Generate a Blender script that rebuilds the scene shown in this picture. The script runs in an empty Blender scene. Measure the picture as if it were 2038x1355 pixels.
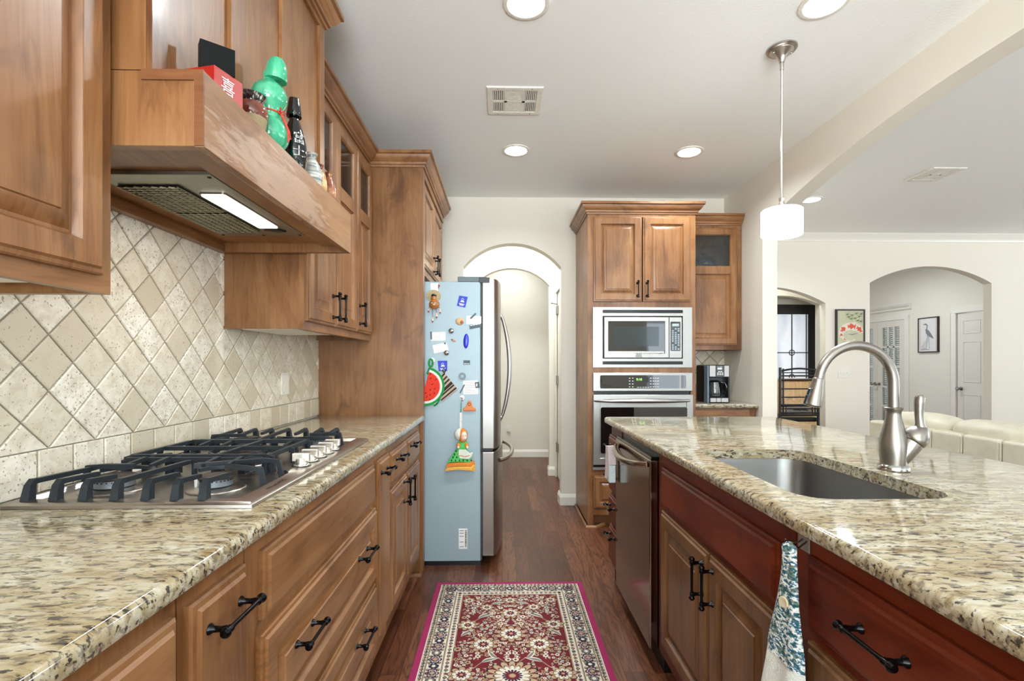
import bpy, bmesh, math, random
from mathutils import Vector, Matrix, noise
from mathutils.geometry import tessellate_polygon
R = math.radians
random.seed(7)
S = bpy.context.scene
COL = S.collection
PI = math.pi

# ---------------------------------------------------------------- camera, sky, exposure
cd = bpy.data.cameras.new('camera')
cam = bpy.data.objects.new('camera', cd)
COL.objects.link(cam)
cam.location = (0, 0, 1.26)
cam.rotation_euler = (R(90), 0, -math.atan(19 / 985))
cd.sensor_width = 36
cd.lens = 985 / 2038 * 36
cd.shift_y = 46.5 / 2038
cd.clip_start = 0.05
S.camera = cam
S.view_settings.view_transform = 'Standard'
S.view_settings.look = 'None'
S.view_settings.gamma = 1
S.view_settings.use_curve_mapping = False
S.view_settings.exposure = 0.52
w = bpy.data.worlds.new('sky')
S.world = w
w.use_nodes = True
w.node_tree.nodes['Background'].inputs[0].default_value = (0.80, 0.90, 1.0, 1)
w.node_tree.nodes['Background'].inputs[1].default_value = 1.2
S.cycles.max_bounces = 10
S.cycles.diffuse_bounces = 6
S.cycles.transparent_max_bounces = 12
S.cycles.caustics_reflective = False
S.cycles.caustics_refractive = False
S.cycles.sample_clamp_indirect = 6


def lamp(name, kind, loc, rot, power, color=(1, 1, 1), **kw):
    l = bpy.data.lights.new(name, kind)
    l.energy = power
    l.color = color
    for k, v in kw.items():
        setattr(l, k, v)
    o = bpy.data.objects.new(name, l)
    o.location = loc
    o.rotation_euler = rot
    COL.objects.link(o)
    return o


DAY = (0.80, 0.92, 1.0)
WARM = (0.89, 0.98, 1.0)
# daylight entering through the window openings (each lamp stands in its opening, tilted up to brighten the ceiling)
lamp('daylight_kitchen', 'AREA', (0.35, -2.80, 1.45), (R(122), 0, 0), 120, DAY, shape='RECTANGLE', size=2.2, size_y=1.4)
lamp('daylight_dining', 'AREA', (4.6, -2.80, 1.35), (R(118), 0, 0), 25, DAY, shape='RECTANGLE', size=3.0, size_y=1.8)
lamp('daylight_living', 'AREA', (8.75, 1.5, 1.4), (R(108), 0, R(90)), 75, DAY, shape='RECTANGLE', size=4.0, size_y=1.8)
# added lamp outside the kitchen window, throws light up onto the ceiling
lamp('outside_uplight', 'AREA', (0.35, -6.4, -0.05), (PI, 0, 0), 3700, (0.9, 0.97, 1.0), shape='RECTANGLE', size=8.0, size_y=6.4)
# unseen lamps added as fill: one behind the camera, two on the living room side
lamp('rear_uplight', 'AREA', (0.1, -1.3, 1.75), (PI, 0, 0), 12, WARM, shape='DISK', size=0.6)
lamp('dining_fill', 'POINT', (4.7, 0.3, 1.95), (0, 0, 0), 6, WARM, shadow_soft_size=0.25)
lamp('living_fill', 'POINT', (7.6, 3.4, 1.75), (0, 0, 0), 22, WARM, shadow_soft_size=0.2)
# fill lamps added without fixtures in the hall, foyer and alcove beyond the arches
lamp('hall_fill', 'AREA', (0.1, 5.0, 2.70), (0, 0, 0), 21, WARM, shape='DISK', size=0.3)
lamp('hall_end_fill', 'AREA', (0.1, 6.2, 2.70), (0, 0, 0), 6, WARM, shape='DISK', size=0.3)
lamp('foyer_fill', 'AREA', (3.1, 5.95, 2.70), (0, 0, 0), 8, WARM, shape='DISK', size=0.3)
lamp('alcove_fill', 'AREA', (5.3, 7.2, 2.70), (0, 0, 0), 15, WARM, shape='DISK', size=0.4)

# ---------------------------------------------------------------- helpers


def link(o):
    COL.objects.link(o)
    return o


class MB:
    """collects faces, links them as one mesh object"""

    def __init__(s):
        s.v, s.f, s.m = [], [], []

    def add(s, vs, fs, mi=0):
        n = len(s.v)
        s.v += [Vector(p) for p in vs]
        s.f += [tuple(i + n for i in f) for f in fs]
        s.m += [mi] * len(fs)
        return s

    def box(s, x0, y0, z0, x1, y1, z1, mi=0, M=None):
        v = [Vector((x, y, z)) for z in (z0, z1) for y in (y0, y1) for x in (x0, x1)]
        if M is not None:
            v = [M @ p for p in v]
        return s.add(v, [(0, 2, 3, 1), (4, 5, 7, 6), (0, 1, 5, 4), (2, 6, 7, 3), (0, 4, 6, 2), (1, 3, 7, 5)], mi)

    def tube(s, pts, r, n=12, mi=0, closed=False, flat=1.0, caps=True):
        pts = [Vector(p) for p in pts]
        k = len(pts)
        rs = r if isinstance(r, (list, tuple)) else [r] * k
        vs, up = [], None
        for i, p in enumerate(pts):
            a = pts[(i - 1) % k] if (closed or i > 0) else p
            b = pts[(i + 1) % k] if (closed or i < k - 1) else p
            t = (b - a).normalized()
            if up is None:
                up = Vector((0, 0, 1)) if abs(t.z) < 0.9 else Vector((1, 0, 0))
            x = t.cross(up)
            if x.length < 1e-6:
                x = t.orthogonal()
            x.normalize()
            y = x.cross(t).normalized()
            up = y
            for j in range(n):
                q = 2 * PI * j / n + (PI / 4 if n == 4 else 0)
                vs.append(p + (x * math.cos(q) + y * math.sin(q) * flat) * rs[i])
        fs = []
        for i in range(k if closed else k - 1):
            for j in range(n):
                a, b = i * n + j, i * n + (j + 1) % n
                c, d = ((i + 1) % k) * n + (j + 1) % n, ((i + 1) % k) * n + j
                fs.append((a, b, c, d))
        if caps and not closed:
            fs.append(tuple(range(n - 1, -1, -1)))
            fs.append(tuple((k - 1) * n + j for j in range(n)))
        return s.add(vs, fs, mi)

    def lathe(s, prof, M=None, n=28, mi=0, sx=1.0, sy=1.0):
        """profile [(r, h)] turned about z, M places it"""
        M = M or Matrix()
        vs, fs = [], []
        for r, h in prof:
            for j in range(n):
                q = 2 * PI * j / n
                vs.append(M @ Vector((r * math.cos(q) * sx, r * math.sin(q) * sy, h)))
        for i in range(len(prof) - 1):
            for j in range(n):
                fs.append((i * n + j, i * n + (j + 1) % n, (i + 1) * n + (j + 1) % n, (i + 1) * n + j))
        if prof[0] == prof[-1]:
            return s.add(vs, fs, mi)
        if prof[0][0] > 1e-5:
            fs.append(tuple(range(n - 1, -1, -1)))
        if prof[-1][0] > 1e-5:
            fs.append(tuple((len(prof) - 1) * n + j for j in range(n)))
        return s.add(vs, fs, mi)

    def ball(s, c, r, n=16, mi=0, M=None):
        r = r if isinstance(r, (tuple, list)) else (r, r, r)
        prof = [(max(math.sin(PI * i / 12), 1e-6), -math.cos(PI * i / 12)) for i in range(13)]
        T = Matrix.Translation(c) @ (M or Matrix()) @ Matrix.Diagonal((r[0], r[1], r[2], 1))
        return s.lathe(prof, T, n, mi)

    def prism(s, poly, d0, d1, P, mi=0):
        """polygon [(a, b)] pushed from depth d0 to d1, P maps (a, b, depth) to a point"""
        k = len(poly)
        vs = [P(a, b, d0) for a, b in poly] + [P(a, b, d1) for a, b in poly]
        fs = [(i, (i + 1) % k, k + (i + 1) % k, k + i) for i in range(k)]
        tri = tessellate_polygon([[Vector((a, b, 0)) for a, b in poly]])
        fs += [tuple(t) for t in tri] + [tuple(i + k for i in t) for t in tri]
        return s.add(vs, fs, mi)

    def rings(s, P, a0, b0, a1, b1, rings, cap=True, mi=0):
        """nested rectangles [(inset, depth)]: raised panels, drawer fronts, frames"""
        vs, fs = [], []
        for i, d in rings:
            vs += [P(a0 + i, b0 + i, d), P(a1 - i, b0 + i, d), P(a1 - i, b1 - i, d), P(a0 + i, b1 - i, d)]
        for k in range(len(rings) - 1):
            for j in range(4):
                fs.append((k * 4 + j, k * 4 + (j + 1) % 4, k * 4 + 4 + (j + 1) % 4, k * 4 + 4 + j))
        if cap:
            q = (len(rings) - 1) * 4
            fs.append((q, q + 1, q + 2, q + 3))
            fs.append((3, 2, 1, 0))
        return s.add(vs, fs, mi)

    def sweep(s, path, prof, z, side=1, mi=0):
        """moulding profile [(out, up)] along a mitred xy path"""
        path = [Vector((p[0], p[1])) for p in path]
        k, m = len(path), len(prof)
        vs = []
        for i, p in enumerate(path):
            ns = []
            if i > 0:
                d = (p - path[i - 1]).normalized()
                ns.append(Vector((d.y, -d.x)) * side)
            if i < k - 1:
                d = (path[i + 1] - p).normalized()
                ns.append(Vector((d.y, -d.x)) * side)
            nn = ns[0] if len(ns) == 1 else (ns[0] + ns[1]).normalized() / max(0.2, math.cos(ns[0].angle(ns[1]) / 2))
            for o, u in prof:
                vs.append((p.x + nn.x * o, p.y + nn.y * o, z + u))
        fs = []
        for i in range(k - 1):
            for j in range(m):
                fs.append((i * m + j, i * m + (j + 1) % m, (i + 1) * m + (j + 1) % m, (i + 1) * m + j))
        fs.append(tuple(range(m)))
        fs.append(tuple((k - 1) * m + j for j in range(m)))
        return s.add(vs, fs, mi)

    def build(s, name, mat, parent=None, bevel=0, smooth=40, seg=2, subsurf=0, kind=None):
        me = bpy.data.meshes.new(name)
        me.from_pydata([tuple(v) for v in s.v], [], s.f)
        mats = mat if isinstance(mat, (list, tuple)) else [mat]
        for m in mats:
            me.materials.append(m)
        if len(mats) > 1:
            me.polygons.foreach_set('material_index', s.m)
        bm = bmesh.new()
        bm.from_mesh(me)
        bmesh.ops.remove_doubles(bm, verts=bm.verts, dist=1e-6)
        bmesh.ops.recalc_face_normals(bm, faces=bm.faces)
        bm.to_mesh(me)
        bm.free()
        if smooth:
            me.polygons.foreach_set('use_smooth', [True] * len(me.polygons))
            me.set_sharp_from_angle(angle=R(smooth))
        me.update()
        o = link(bpy.data.objects.new(name, me))
        if bevel:
            b = o.modifiers.new('edge', 'BEVEL')
            b.width, b.segments, b.limit_method, b.angle_limit = bevel, seg, 'ANGLE', R(50)
            b.harden_normals = True
        if subsurf:
            q = o.modifiers.new('sub', 'SUBSURF')
            q.levels = q.render_levels = subsurf
        if parent is not None:
            put(o, parent)
        if kind:
            o['kind'] = kind
        return o


def put(o, parent):
    o.parent = parent
    p, off = parent, Vector((0, 0, 0))
    if parent.type == 'EMPTY':
        o.matrix_parent_inverse = Matrix.Translation(-parent.location)


def thing(name, loc, label, cat, group=None):
    e = link(bpy.data.objects.new(name, None))
    e.location = loc
    e.empty_display_size = 0.1
    return tag(e, label, cat, group)


def tag(o, label, cat, group=None):
    o['label'] = label
    o['category'] = cat
    if group:
        o['group'] = group
    return o


def FX(x):      # faces +x: a = y, b = z
    return lambda a, b, c: Vector((x + c, a, b))


def FXm(x):     # faces -x
    return lambda a, b, c: Vector((x - c, a, b))


def FY(y):      # faces the camera: a = x, b = z
    return lambda a, b, c: Vector((a, y - c, b))


def disc(ca, cb, ra, rb=None, n=28, a0=0, a1=2 * PI, close=False):
    rb = rb or ra
    full = abs(a1 - a0 - 2 * PI) < 1e-6
    k = n if full else n + 1
    return [(ca + ra * math.cos(a0 + (a1 - a0) * i / n), cb + rb * math.sin(a0 + (a1 - a0) * i / n)) for i in range(k)]


def rrect(a0, b0, a1, b1, r, n=6):
    pts = []
    for cx, cy, q in ((a1 - r, b0 + r, -PI / 2), (a1 - r, b1 - r, 0), (a0 + r, b1 - r, PI / 2), (a0 + r, b0 + r, PI)):
        pts += [(cx + r * math.cos(q + PI / 2 * i / n), cy + r * math.sin(q + PI / 2 * i / n)) for i in range(n + 1)]
    return pts


_txt = {}


def text(mb, s, size, Pm, mi=0, depth=0.0006, sx=1.0):
    """lettering as thin raised faces; Pm maps (a, b, depth)"""
    key = (s, size)
    if key not in _txt:
        cu = bpy.data.curves.new('lettering', 'FONT')
        cu.body, cu.size, cu.align_x, cu.align_y, cu.resolution_u = s, size, 'CENTER', 'CENTER', 3
        o = link(bpy.data.objects.new('lettering', cu))
        dg = bpy.context.evaluated_depsgraph_get()
        me = bpy.data.meshes.new_from_object(o.evaluated_get(dg))
        _txt[key] = ([tuple(v.co) for v in me.vertices], [tuple(p.vertices) for p in me.polygons])
        bpy.data.objects.remove(o)
        bpy.data.curves.remove(cu)
        bpy.data.meshes.remove(me)
    vs, fs = _txt[key]
    return mb.add([Pm(v[0] * sx, v[1], depth) for v in vs], fs, mi)


# ---------------------------------------------------------------- materials
def sr(r, g, b):
    f = lambda c: (c / 255 / 12.92) if c / 255 <= 0.04045 else ((c / 255 + 0.055) / 1.055) ** 2.4
    return (f(r), f(g), f(b), 1)


class NT:
    def __init__(s, name):
        s.mat = bpy.data.materials.new(name)
        s.mat.use_nodes = True
        s.t = s.mat.node_tree
        s.b = s.t.nodes['Principled BSDF']

    def n(s, typ, out=0, props=None, **inp):
        nd = s.t.nodes.new('ShaderNode' + typ)
        for k, v in (props or {}).items():
            setattr(nd, k, v)
        for k, v in inp.items():
            k = k.replace('_', ' ')
            sock = nd.inputs[int(k[1:])] if k[0] == 'i' and k[1:].isdigit() else nd.inputs[k]
            s.set(sock, v)
        return nd.outputs[out]

    def set(s, sock, v):
        if isinstance(v, bpy.types.NodeSocket):
            s.t.links.new(v, sock)
        else:
            sock.default_value = v

    def p(s, **inp):
        for k, v in inp.items():
            s.set(s.b.inputs[k.replace('_', ' ')], v)
        return s

    def obj(s):
        return s.n('TexCoord', 3)

    def map(s, scale=(1, 1, 1), rot=(0, 0, 0), vec=None):
        return s.n('Mapping', Vector=vec or s.obj(), Scale=scale, Rotation=rot)

    def noise(s, vec, scale=5, detail=3, rough=0.5, dist=0.0):
        return s.n('TexNoise', 0, Vector=vec, Scale=scale, Detail=detail, Roughness=rough, Distortion=dist)

    def ramp(s, fac, stops, interp='LINEAR'):
        nd = s.t.nodes.new('ShaderNodeValToRGB')
        nd.color_ramp.interpolation = interp
        e = nd.color_ramp.elements
        while len(e) < len(stops):
            e.new(0.5)
        for x, (p, c) in zip(e, stops):
            x.position = p
            x.color = c if len(c) == 4 else (*c, 1)
        s.t.links.new(fac, nd.inputs[0])
        return nd.outputs[0]

    def mix(s, fac, a, b, mode='MIX'):
        nd = s.t.nodes.new('ShaderNodeMix')
        nd.data_type = 'RGBA'
        nd.blend_type = mode
        s.set(nd.inputs[0], fac)
        s.set(nd.inputs[6], a)
        s.set(nd.inputs[7], b)
        return nd.outputs[2]

    def math(s, op, a, b=0.0, c=0.0):
        nd = s.t.nodes.new('ShaderNodeMath')
        nd.operation = op
        s.set(nd.inputs[0], a)
        s.set(nd.inputs[1], b)
        s.set(nd.inputs[2], c)
        return nd.outputs[0]

    def bump(s, h, strength=0.2, dist=0.002):
        s.p(Normal=s.n('Bump', Height=h, Strength=strength, Distance=dist))
        return s


def plain(name, c, rough=0.5, metal=0.0, coat=0.0, grain=0.05, gs=60, **kw):
    m = NT(name)
    f = m.noise(m.obj(), gs, 3)
    d = tuple(x * (1 - 2 * grain) for x in c[:3]) + (1,)
    l = tuple(min(1, x * (1 + grain)) for x in c[:3]) + (1,)
    m.p(Base_Color=m.ramp(f, [(0.3, d), (0.7, l)]), Roughness=rough, Metallic=metal, Coat_Weight=coat, **kw)
    return m.mat


def paint(name, c, bump=0.25, scale=170, rough=0.65):
    m = NT(name)
    h = m.noise(m.obj(), scale, 2, 0.5)
    m.p(Base_Color=c, Roughness=rough)
    m.bump(h, bump, 0.002)
    return m.mat


def wood(name, dark, mid, light, axis, rough=0.38, worn=None, spec=0.5, coat=0.12):
    m = NT(name)
    big = {'z': (7, 7, 0.9), 'y': (7, 0.9, 7), 'x': (0.9, 7, 7)}[axis]
    fine = {'z': (90, 90, 4), 'y': (90, 4, 90), 'x': (4, 90, 90)}[axis]
    info = m.n('ObjectInfo', 5)
    off = m.n('VectorMath', props={'operation': 'ADD'}, i0=m.obj(), i1=m.n('CombineXYZ', X=m.math('MULTIPLY', info, 3.1), Y=m.math('MULTIPLY', info, 1.7), Z=m.math('MULTIPLY', info, 2.3)))
    a = m.noise(m.map(big, vec=off), 1.0, 5, 0.6, 1.4)
    b = m.noise(m.map(fine, vec=off), 1.0, 4, 0.6)
    c = m.noise(off, 3.0, 2)
    lines = m.math('FRACT', m.math('MULTIPLY', a, 9.0))
    lines = m.math('POWER', m.math('ABSOLUTE', m.math('SUBTRACT', lines, 0.5)), 2.0)
    f = m.math('ADD', m.math('MULTIPLY', a, 0.36), m.math('ADD', m.math('MULTIPLY', b, 0.2), m.math('MULTIPLY', c, 0.44)))
    f = m.math('ADD', f, m.math('MULTIPLY', lines, -0.22))
    colr = m.ramp(f, [(0.31, dark), (0.46, mid), (0.63, light)])
    knot = m.noise(m.map({'z': (5, 5, 3), 'y': (5, 3, 5), 'x': (3, 5, 5)}[axis], vec=off), 1.0, 4, 0.6, 1.0)
    colr = m.mix(m.ramp(knot, [(0.60, (0, 0, 0, 1)), (0.74, (0.75, 0.75, 0.75, 1))]), colr, tuple(x * 0.72 for x in dark[:3]) + (1,))
    tone = m.math('ADD', m.math('MULTIPLY', info, 0.16), 0.92)
    colr = m.mix(1.0, colr, m.n('CombineColor', Red=tone, Green=tone, Blue=tone), 'MULTIPLY')
    if worn:
        colr = worn(m, colr)
    m.p(Base_Color=colr, Roughness=rough, Specular_IOR_Level=spec, Coat_Weight=coat, Coat_Roughness=0.15)
    m.bump(b, 0.08, 0.001)
    return m.mat


W1 = (sr(88, 52, 27), sr(131, 87, 50), sr(157, 113, 73))
W2 = (sr(60, 19, 8), sr(96, 34, 15), sr(122, 52, 27))
W3 = (sr(66, 40, 18), sr(102, 66, 36), sr(126, 86, 52))
wood_v = wood('maple_vertical', *W1, 'z')
wood_y = wood('maple_along_run', *W1, 'y')
wood_x = wood('maple_across', *W1, 'x')


def worn_patch(m, colr):
    """the pale water-worn finish on the hood's front board"""
    sp = m.t.nodes.new('ShaderNodeSeparateXYZ')
    m.t.links.new(m.obj(), sp.inputs[0])
    dy = m.math('DIVIDE', m.math('SUBTRACT', sp.outputs[1], 1.36), 0.42)
    dz = m.math('DIVIDE', m.math('SUBTRACT', sp.outputs[2], 1.745), 0.085)
    r2 = m.math('ADD', m.math('MULTIPLY', dy, dy), m.math('MULTIPLY', dz, dz))
    st = m.noise(m.map((20, 9, 60)), 1.0, 5, 0.65, 0.6)
    v = m.math('SUBTRACT', m.math('ADD', st, 0.22), m.math('MULTIPLY', r2, 0.34))
    return m.mix(m.ramp(v, [(0.47, (0, 0, 0, 1)), (0.62, (0.45, 0.45, 0.45, 1))]), colr, sr(196, 170, 148))


wood_worn = wood('worn_maple', *W1, 'y', worn=worn_patch)
cherry_v = wood('cherry_vertical', *W3, 'z', spec=0.35)
cherry_y = wood('cherry_along_run', *W2, 'y', spec=0.22, coat=0.05)
wall_paint = paint('warm_white_wall_paint', sr(230, 223, 210))
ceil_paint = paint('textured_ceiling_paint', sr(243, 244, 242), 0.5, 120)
trim_paint = paint('white_trim_paint', sr(234, 229, 219), 0.05, 40, 0.35)
door_paint = paint('door_white_paint', sr(226, 219, 208), 0.05, 40, 0.35)
black_metal = plain('black_iron', sr(24, 24, 26), 0.45, 0.3, grain=0.1)
bronze = plain('oil_rubbed_bronze', sr(36, 35, 36), 0.2, 0.9, grain=0.15)
black_plastic = plain('black_plastic', sr(14, 14, 15), 0.3)
black_gloss = plain('black_gloss', sr(9, 10, 11), 0.06, coat=0.5)
grey_plastic = plain('grey_plastic', sr(92, 106, 116), 0.4)
white_plastic = plain('white_plastic', sr(232, 228, 218), 0.35)
paper = plain('white_paper', sr(238, 238, 235), 0.8, grain=0.02)
ink = plain('grey_ink', sr(188, 188, 190), 0.8)
dark_ink = plain('dark_ink', sr(25, 25, 28), 0.7)
red_ink = plain('red_lacquer', sr(162, 34, 26), 0.3, coat=0.4)
chrome = plain('polished_chrome', sr(180, 180, 178), 0.12, 1.0, grain=0.01)
blue_print = plain('blue_print', sr(40, 62, 190), 0.55)


def steel(name, c, rough, axis, aniso=0.08):
    m = NT(name)
    sc = {'x': (3, 200, 200), 'y': (200, 3, 200), 'z': (200, 200, 3)}[axis]
    f = m.noise(m.map(sc), 1.0, 3)
    m.p(Base_Color=c, Metallic=1.0, Roughness=m.math('ADD', m.math('MULTIPLY', f, aniso), rough))
    return m.mat


steel_x = steel('brushed_steel_across', sr(176, 173, 169), 0.3, 'x')
steel_y = steel('brushed_steel_along', sr(178, 170, 162), 0.27, 'y', 0.03)
steel_z = steel('brushed_steel_upright', sr(168, 163, 158), 0.28, 'z')
steel_dark = steel('dishwasher_steel', sr(150, 134, 120), 0.13, 'y', 0.05)
steel_sink = steel('sink_steel', sr(126, 126, 125), 0.32, 'y')
nickel = steel('brushed_nickel', sr(146, 140, 133), 0.3, 'z', 0.1)
fridge_grey = plain('fridge_side_grey', sr(154, 172, 180), 0.4, 0.12, grain=0.02, gs=300)


def glass(name, tint, refl=0.12, rough=0.02):
    m = NT(name)
    t = m.n('BsdfTransparent', Color=tint)
    g = m.n('BsdfGlossy', Roughness=rough)
    fr = m.n('LayerWeight', 0, Blend=0.25)
    f = m.math('ADD', m.math('MULTIPLY', fr, 0.6), refl)
    mx = m.n('MixShader', i0=f, i1=t, i2=g)
    m.t.links.new(mx, m.t.nodes['Material Output'].inputs[0])
    return m.mat


clear_glass = glass('clear_glass', (0.86, 0.9, 0.9, 1), 0.08)
cab_glass = glass('cabinet_glass', (0.72, 0.76, 0.77, 1), 0.05)


def emit(name, c, st):
    m = NT(name)
    m.p(Base_Color=c, Emission_Color=c, Emission_Strength=st, Roughness=0.5)
    return m.mat


lamp_glow = emit('lit_lamp_lens', (1.0, 0.98, 0.94, 1), 9)
shade_glow = emit('lit_lamp_shade', (0.97, 0.98, 0.97, 1), 12.0)
hood_glow = emit('lit_hood_lens', (1.0, 0.96, 0.86, 1), 1.6)
green_glow = emit('green_display', (0.35, 1.0, 0.15, 1), 1.2)


def granite(name, ang):
    m = NT(name)
    rot = (0, 0, ang)
    a = m.noise(m.map((14, 46, 46), rot), 1.0, 6, 0.68, 0.6)
    base = m.ramp(a, [(0.30, sr(118, 98, 68)), (0.41, sr(152, 136, 104)), (0.52, sr(178, 168, 142)), (0.66, sr(194, 189, 176))])
    big = m.noise(m.map((3, 6, 6), rot), 1.0, 3)
    base = m.mix(m.ramp(big, [(0.48, (0, 0, 0, 1)), (0.7, (0.8, 0.8, 0.8, 1))]), base, sr(152, 130, 92))
    g = m.noise(m.map((30, 84, 84), rot), 1.2, 4, 0.6, 0.5)
    base = m.mix(m.ramp(g, [(0.52, (0, 0, 0, 1)), (0.60, (0.8, 0.8, 0.8, 1))]), base, sr(108, 98, 82))
    d = m.noise(m.map((46, 120, 120), rot), 1.0, 3, 0.55, 0.3)
    d2 = m.math('MULTIPLY', d, m.math('ADD', m.math('MULTIPLY', a, -0.35), m.math('ADD', m.math('MULTIPLY', g, 0.5), 0.92)))
    base = m.mix(m.ramp(d2, [(0.57, (0, 0, 0, 1)), (0.63, (0.92, 0.92, 0.92, 1))]), base, sr(46, 40, 38))
    v = m.n('TexVoronoi', 0, Vector=m.map((9, 12, 12), rot), Scale=1.6)
    base = m.mix(m.ramp(v, [(0.05, (0.9, 0.9, 0.9, 1)), (0.08, (0, 0, 0, 1))]), base, sr(82, 40, 40))
    m.p(Base_Color=base, Roughness=0.1, Coat_Weight=0.3, Coat_Roughness=0.04)
    return m.mat


granite_left = granite('granite_left', R(-14))
granite_island = granite('granite_island', R(10))


def travertine():
    m = NT('travertine_tile')
    rnd = m.n('NewGeometry', 8)
    base = m.ramp(rnd, [(0.0, sr(196, 184, 160)), (0.3, sr(222, 212, 192)), (0.65, sr(233, 225, 208)), (1.0, sr(240, 234, 220))])
    n = m.noise(m.obj(), 26, 6, 0.65, 0.6)
    base = m.mix(m.ramp(n, [(0.35, (0.75, 0.75, 0.75, 1)), (0.6, (0, 0, 0, 1))]), base, sr(200, 186, 162))
    pit = m.noise(m.obj(), 150, 2, 0.5)
    amt = m.math('ADD', 0.69, m.math('MULTIPLY', rnd, -0.06))
    pm = m.math('GREATER_THAN', pit, amt)
    base = m.mix(m.math('MULTIPLY', pm, 0.7), base, sr(128, 108, 84))
    m.p(Base_Color=base, Roughness=0.5)
    m.bump(m.math('SUBTRACT', m.math('MULTIPLY', n, 0.5), pm), 0.25, 0.002)
    return m.mat


tile_mat = travertine()
grout = plain('grey_grout', sr(158, 154, 144), 0.9, grain=0.1)


def oak_floor():
    m = NT('dark_oak_floor')
    vec = m.map((1, 1, 1), (0, 0, R(90)))
    br = m.t.nodes.new('ShaderNodeTexBrick')
    br.offset, br.offset_frequency = 0.37, 2
    m.set(br.inputs['Vector'], vec)
    m.set(br.inputs['Color1'], (0, 0, 0, 1))
    m.set(br.inputs['Color2'], (1, 1, 1, 1))
    m.set(br.inputs['Mortar'], (0, 0, 0, 1))
    for k, v in (('Scale', 1.0), ('Mortar Size', 0.0012), ('Bias', 0.0), ('Brick Width', 0.85), ('Row Height', 0.083), ('Mortar Smooth', 0.3)):
        m.set(br.inputs[k], v)
    rnd = br.outputs[0]
    rr = m.n('SeparateColor', 0, Color=rnd)
    nz = m.n('TexNoise', 0, props={'noise_dimensions': '4D'}, Vector=m.map((10, 1.5, 1)), W=m.math('MULTIPLY', rr, 40.0), Scale=1.0, Detail=3, Roughness=0.5, Distortion=0.6)
    lines = m.math('FRACT', m.math('MULTIPLY', nz, 12.0))
    lines = m.ramp(lines, [(0.0, (1, 1, 1, 1)), (0.25, (0.2, 0.2, 0.2, 1)), (0.7, (0, 0, 0, 1)), (1.0, (0.7, 0.7, 0.7, 1))])
    fine = m.noise(m.map((160, 5, 1)), 1.0, 3)
    base = m.ramp(rr, [(0.0, sr(80, 43, 27)), (0.5, sr(100, 57, 37)), (1.0, sr(120, 75, 51))])
    base = m.mix(m.math('MULTIPLY', m.n('SeparateColor', 0, Color=lines), 0.8), base, sr(54, 28, 18))
    base = m.mix(m.ramp(fine, [(0.45, (0, 0, 0, 1)), (0.75, (0.5, 0.5, 0.5, 1))]), base, sr(60, 34, 22))
    base = m.mix(br.outputs[1], base, sr(34, 18, 12))
    m.p(Base_Color=base, Roughness=m.math('ADD', 0.27, m.math('MULTIPLY', fine, 0.14)), Specular_IOR_Level=0.35)
    m.bump(m.math('ADD', fine, m.math('MULTIPLY', br.outputs[1], -1.0)), 0.12, 0.002)
    return m.mat


oak = oak_floor()

# ================================================================ THE SETTING
LX, BY, RX, RX2, CZ, FYW = -1.115, 4.41, 1.99, 2.104, 2.744, 5.60


def arc_z(u, a, b, zs, zt):
    hw, s = (b - a) / 2, zt - zs
    rr = (hw * hw + s * s) / (2 * s)
    return zt - rr + math.sqrt(max(0, rr * rr - (u - (a + b) / 2) ** 2))


def arch_wall(name, P, thick, u0, u1, z1, openings, mat=None, bottom=None, parent=None, z0=0.0):
    """a wall with round-headed openings [(a, b, spring, top)]; flat-headed when spring == top"""
    mb = MB()
    us = {u0, u1}
    for a, b, zs, zt in openings:
        us |= {a, b} | {a + (b - a) * i / 32 for i in range(33)}
    if bottom:
        us |= {u0 + (u1 - u0) * i / 60 for i in range(61)}
    us = sorted(us)
    for ua, ub in zip(us, us[1:]):
        if ub - ua < 1e-6:
            continue
        mid, za, zb, hole = (ua + ub) / 2, z0, z0, False
        for a, b, zs, zt in openings:
            if a < mid < b:
                hole = True
                za, zb = (zs, zs) if zs == zt else (arc_z(ua, a, b, zs, zt), arc_z(ub, a, b, zs, zt))
        if bottom:
            za, zb = bottom(ua), bottom(ub)
        vs = [P(ua, za, 0), P(ub, zb, 0), P(ub, z1, 0), P(ua, z1, 0), P(ua, za, -thick), P(ub, zb, -thick), P(ub, z1, -thick), P(ua, z1, -thick)]
        mb.add(vs, [(0, 1, 2, 3), (5, 4, 7, 6), (1, 0, 4, 5), (3, 2, 6, 7)])
    edges = [(u0, z0 if not bottom else bottom(u0), z1), (u1, z0 if not bottom else bottom(u1), z1)]
    for a, b, zs, zt in openings:
        edges += [(a, z0, zs), (b, z0, zs)]
    for u, za, zb in edges:
        mb.add([P(u, za, 0), P(u, zb, 0), P(u, zb, -thick), P(u, za, -thick)], [(0, 1, 2, 3)])
    return mb.build(name, mat or wall_paint, parent, smooth=30, kind='structure')


def box_obj(name, mat, b, parent=None, bevel=0, kind=None):
    return MB().box(*b).build(name, mat, parent, bevel=bevel, kind=kind, smooth=0 if not bevel else 40)


box_obj('floor', oak, (-1.4, -3.2, -0.1, 9.4, 9.4, 0), kind='structure')
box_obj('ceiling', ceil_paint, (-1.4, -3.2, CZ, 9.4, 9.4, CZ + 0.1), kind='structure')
box_obj('wall_left', wall_paint, (-1.265, -3.2, 0, LX, 6.9, CZ), kind='structure')
arch_wall('wall_back', FY(BY), 0.12, LX, RX, CZ, [(-0.348, 0.524, 2.122, 2.335)])
arch_wall('wall_hall', FY(5.58), 0.1, LX, RX, CZ, [(-0.32, 0.529, 2.144, 2.341)])
box_obj('wall_hall_end', wall_paint, (LX, 6.70, 0, RX, 6.8, CZ), kind='structure')
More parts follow.
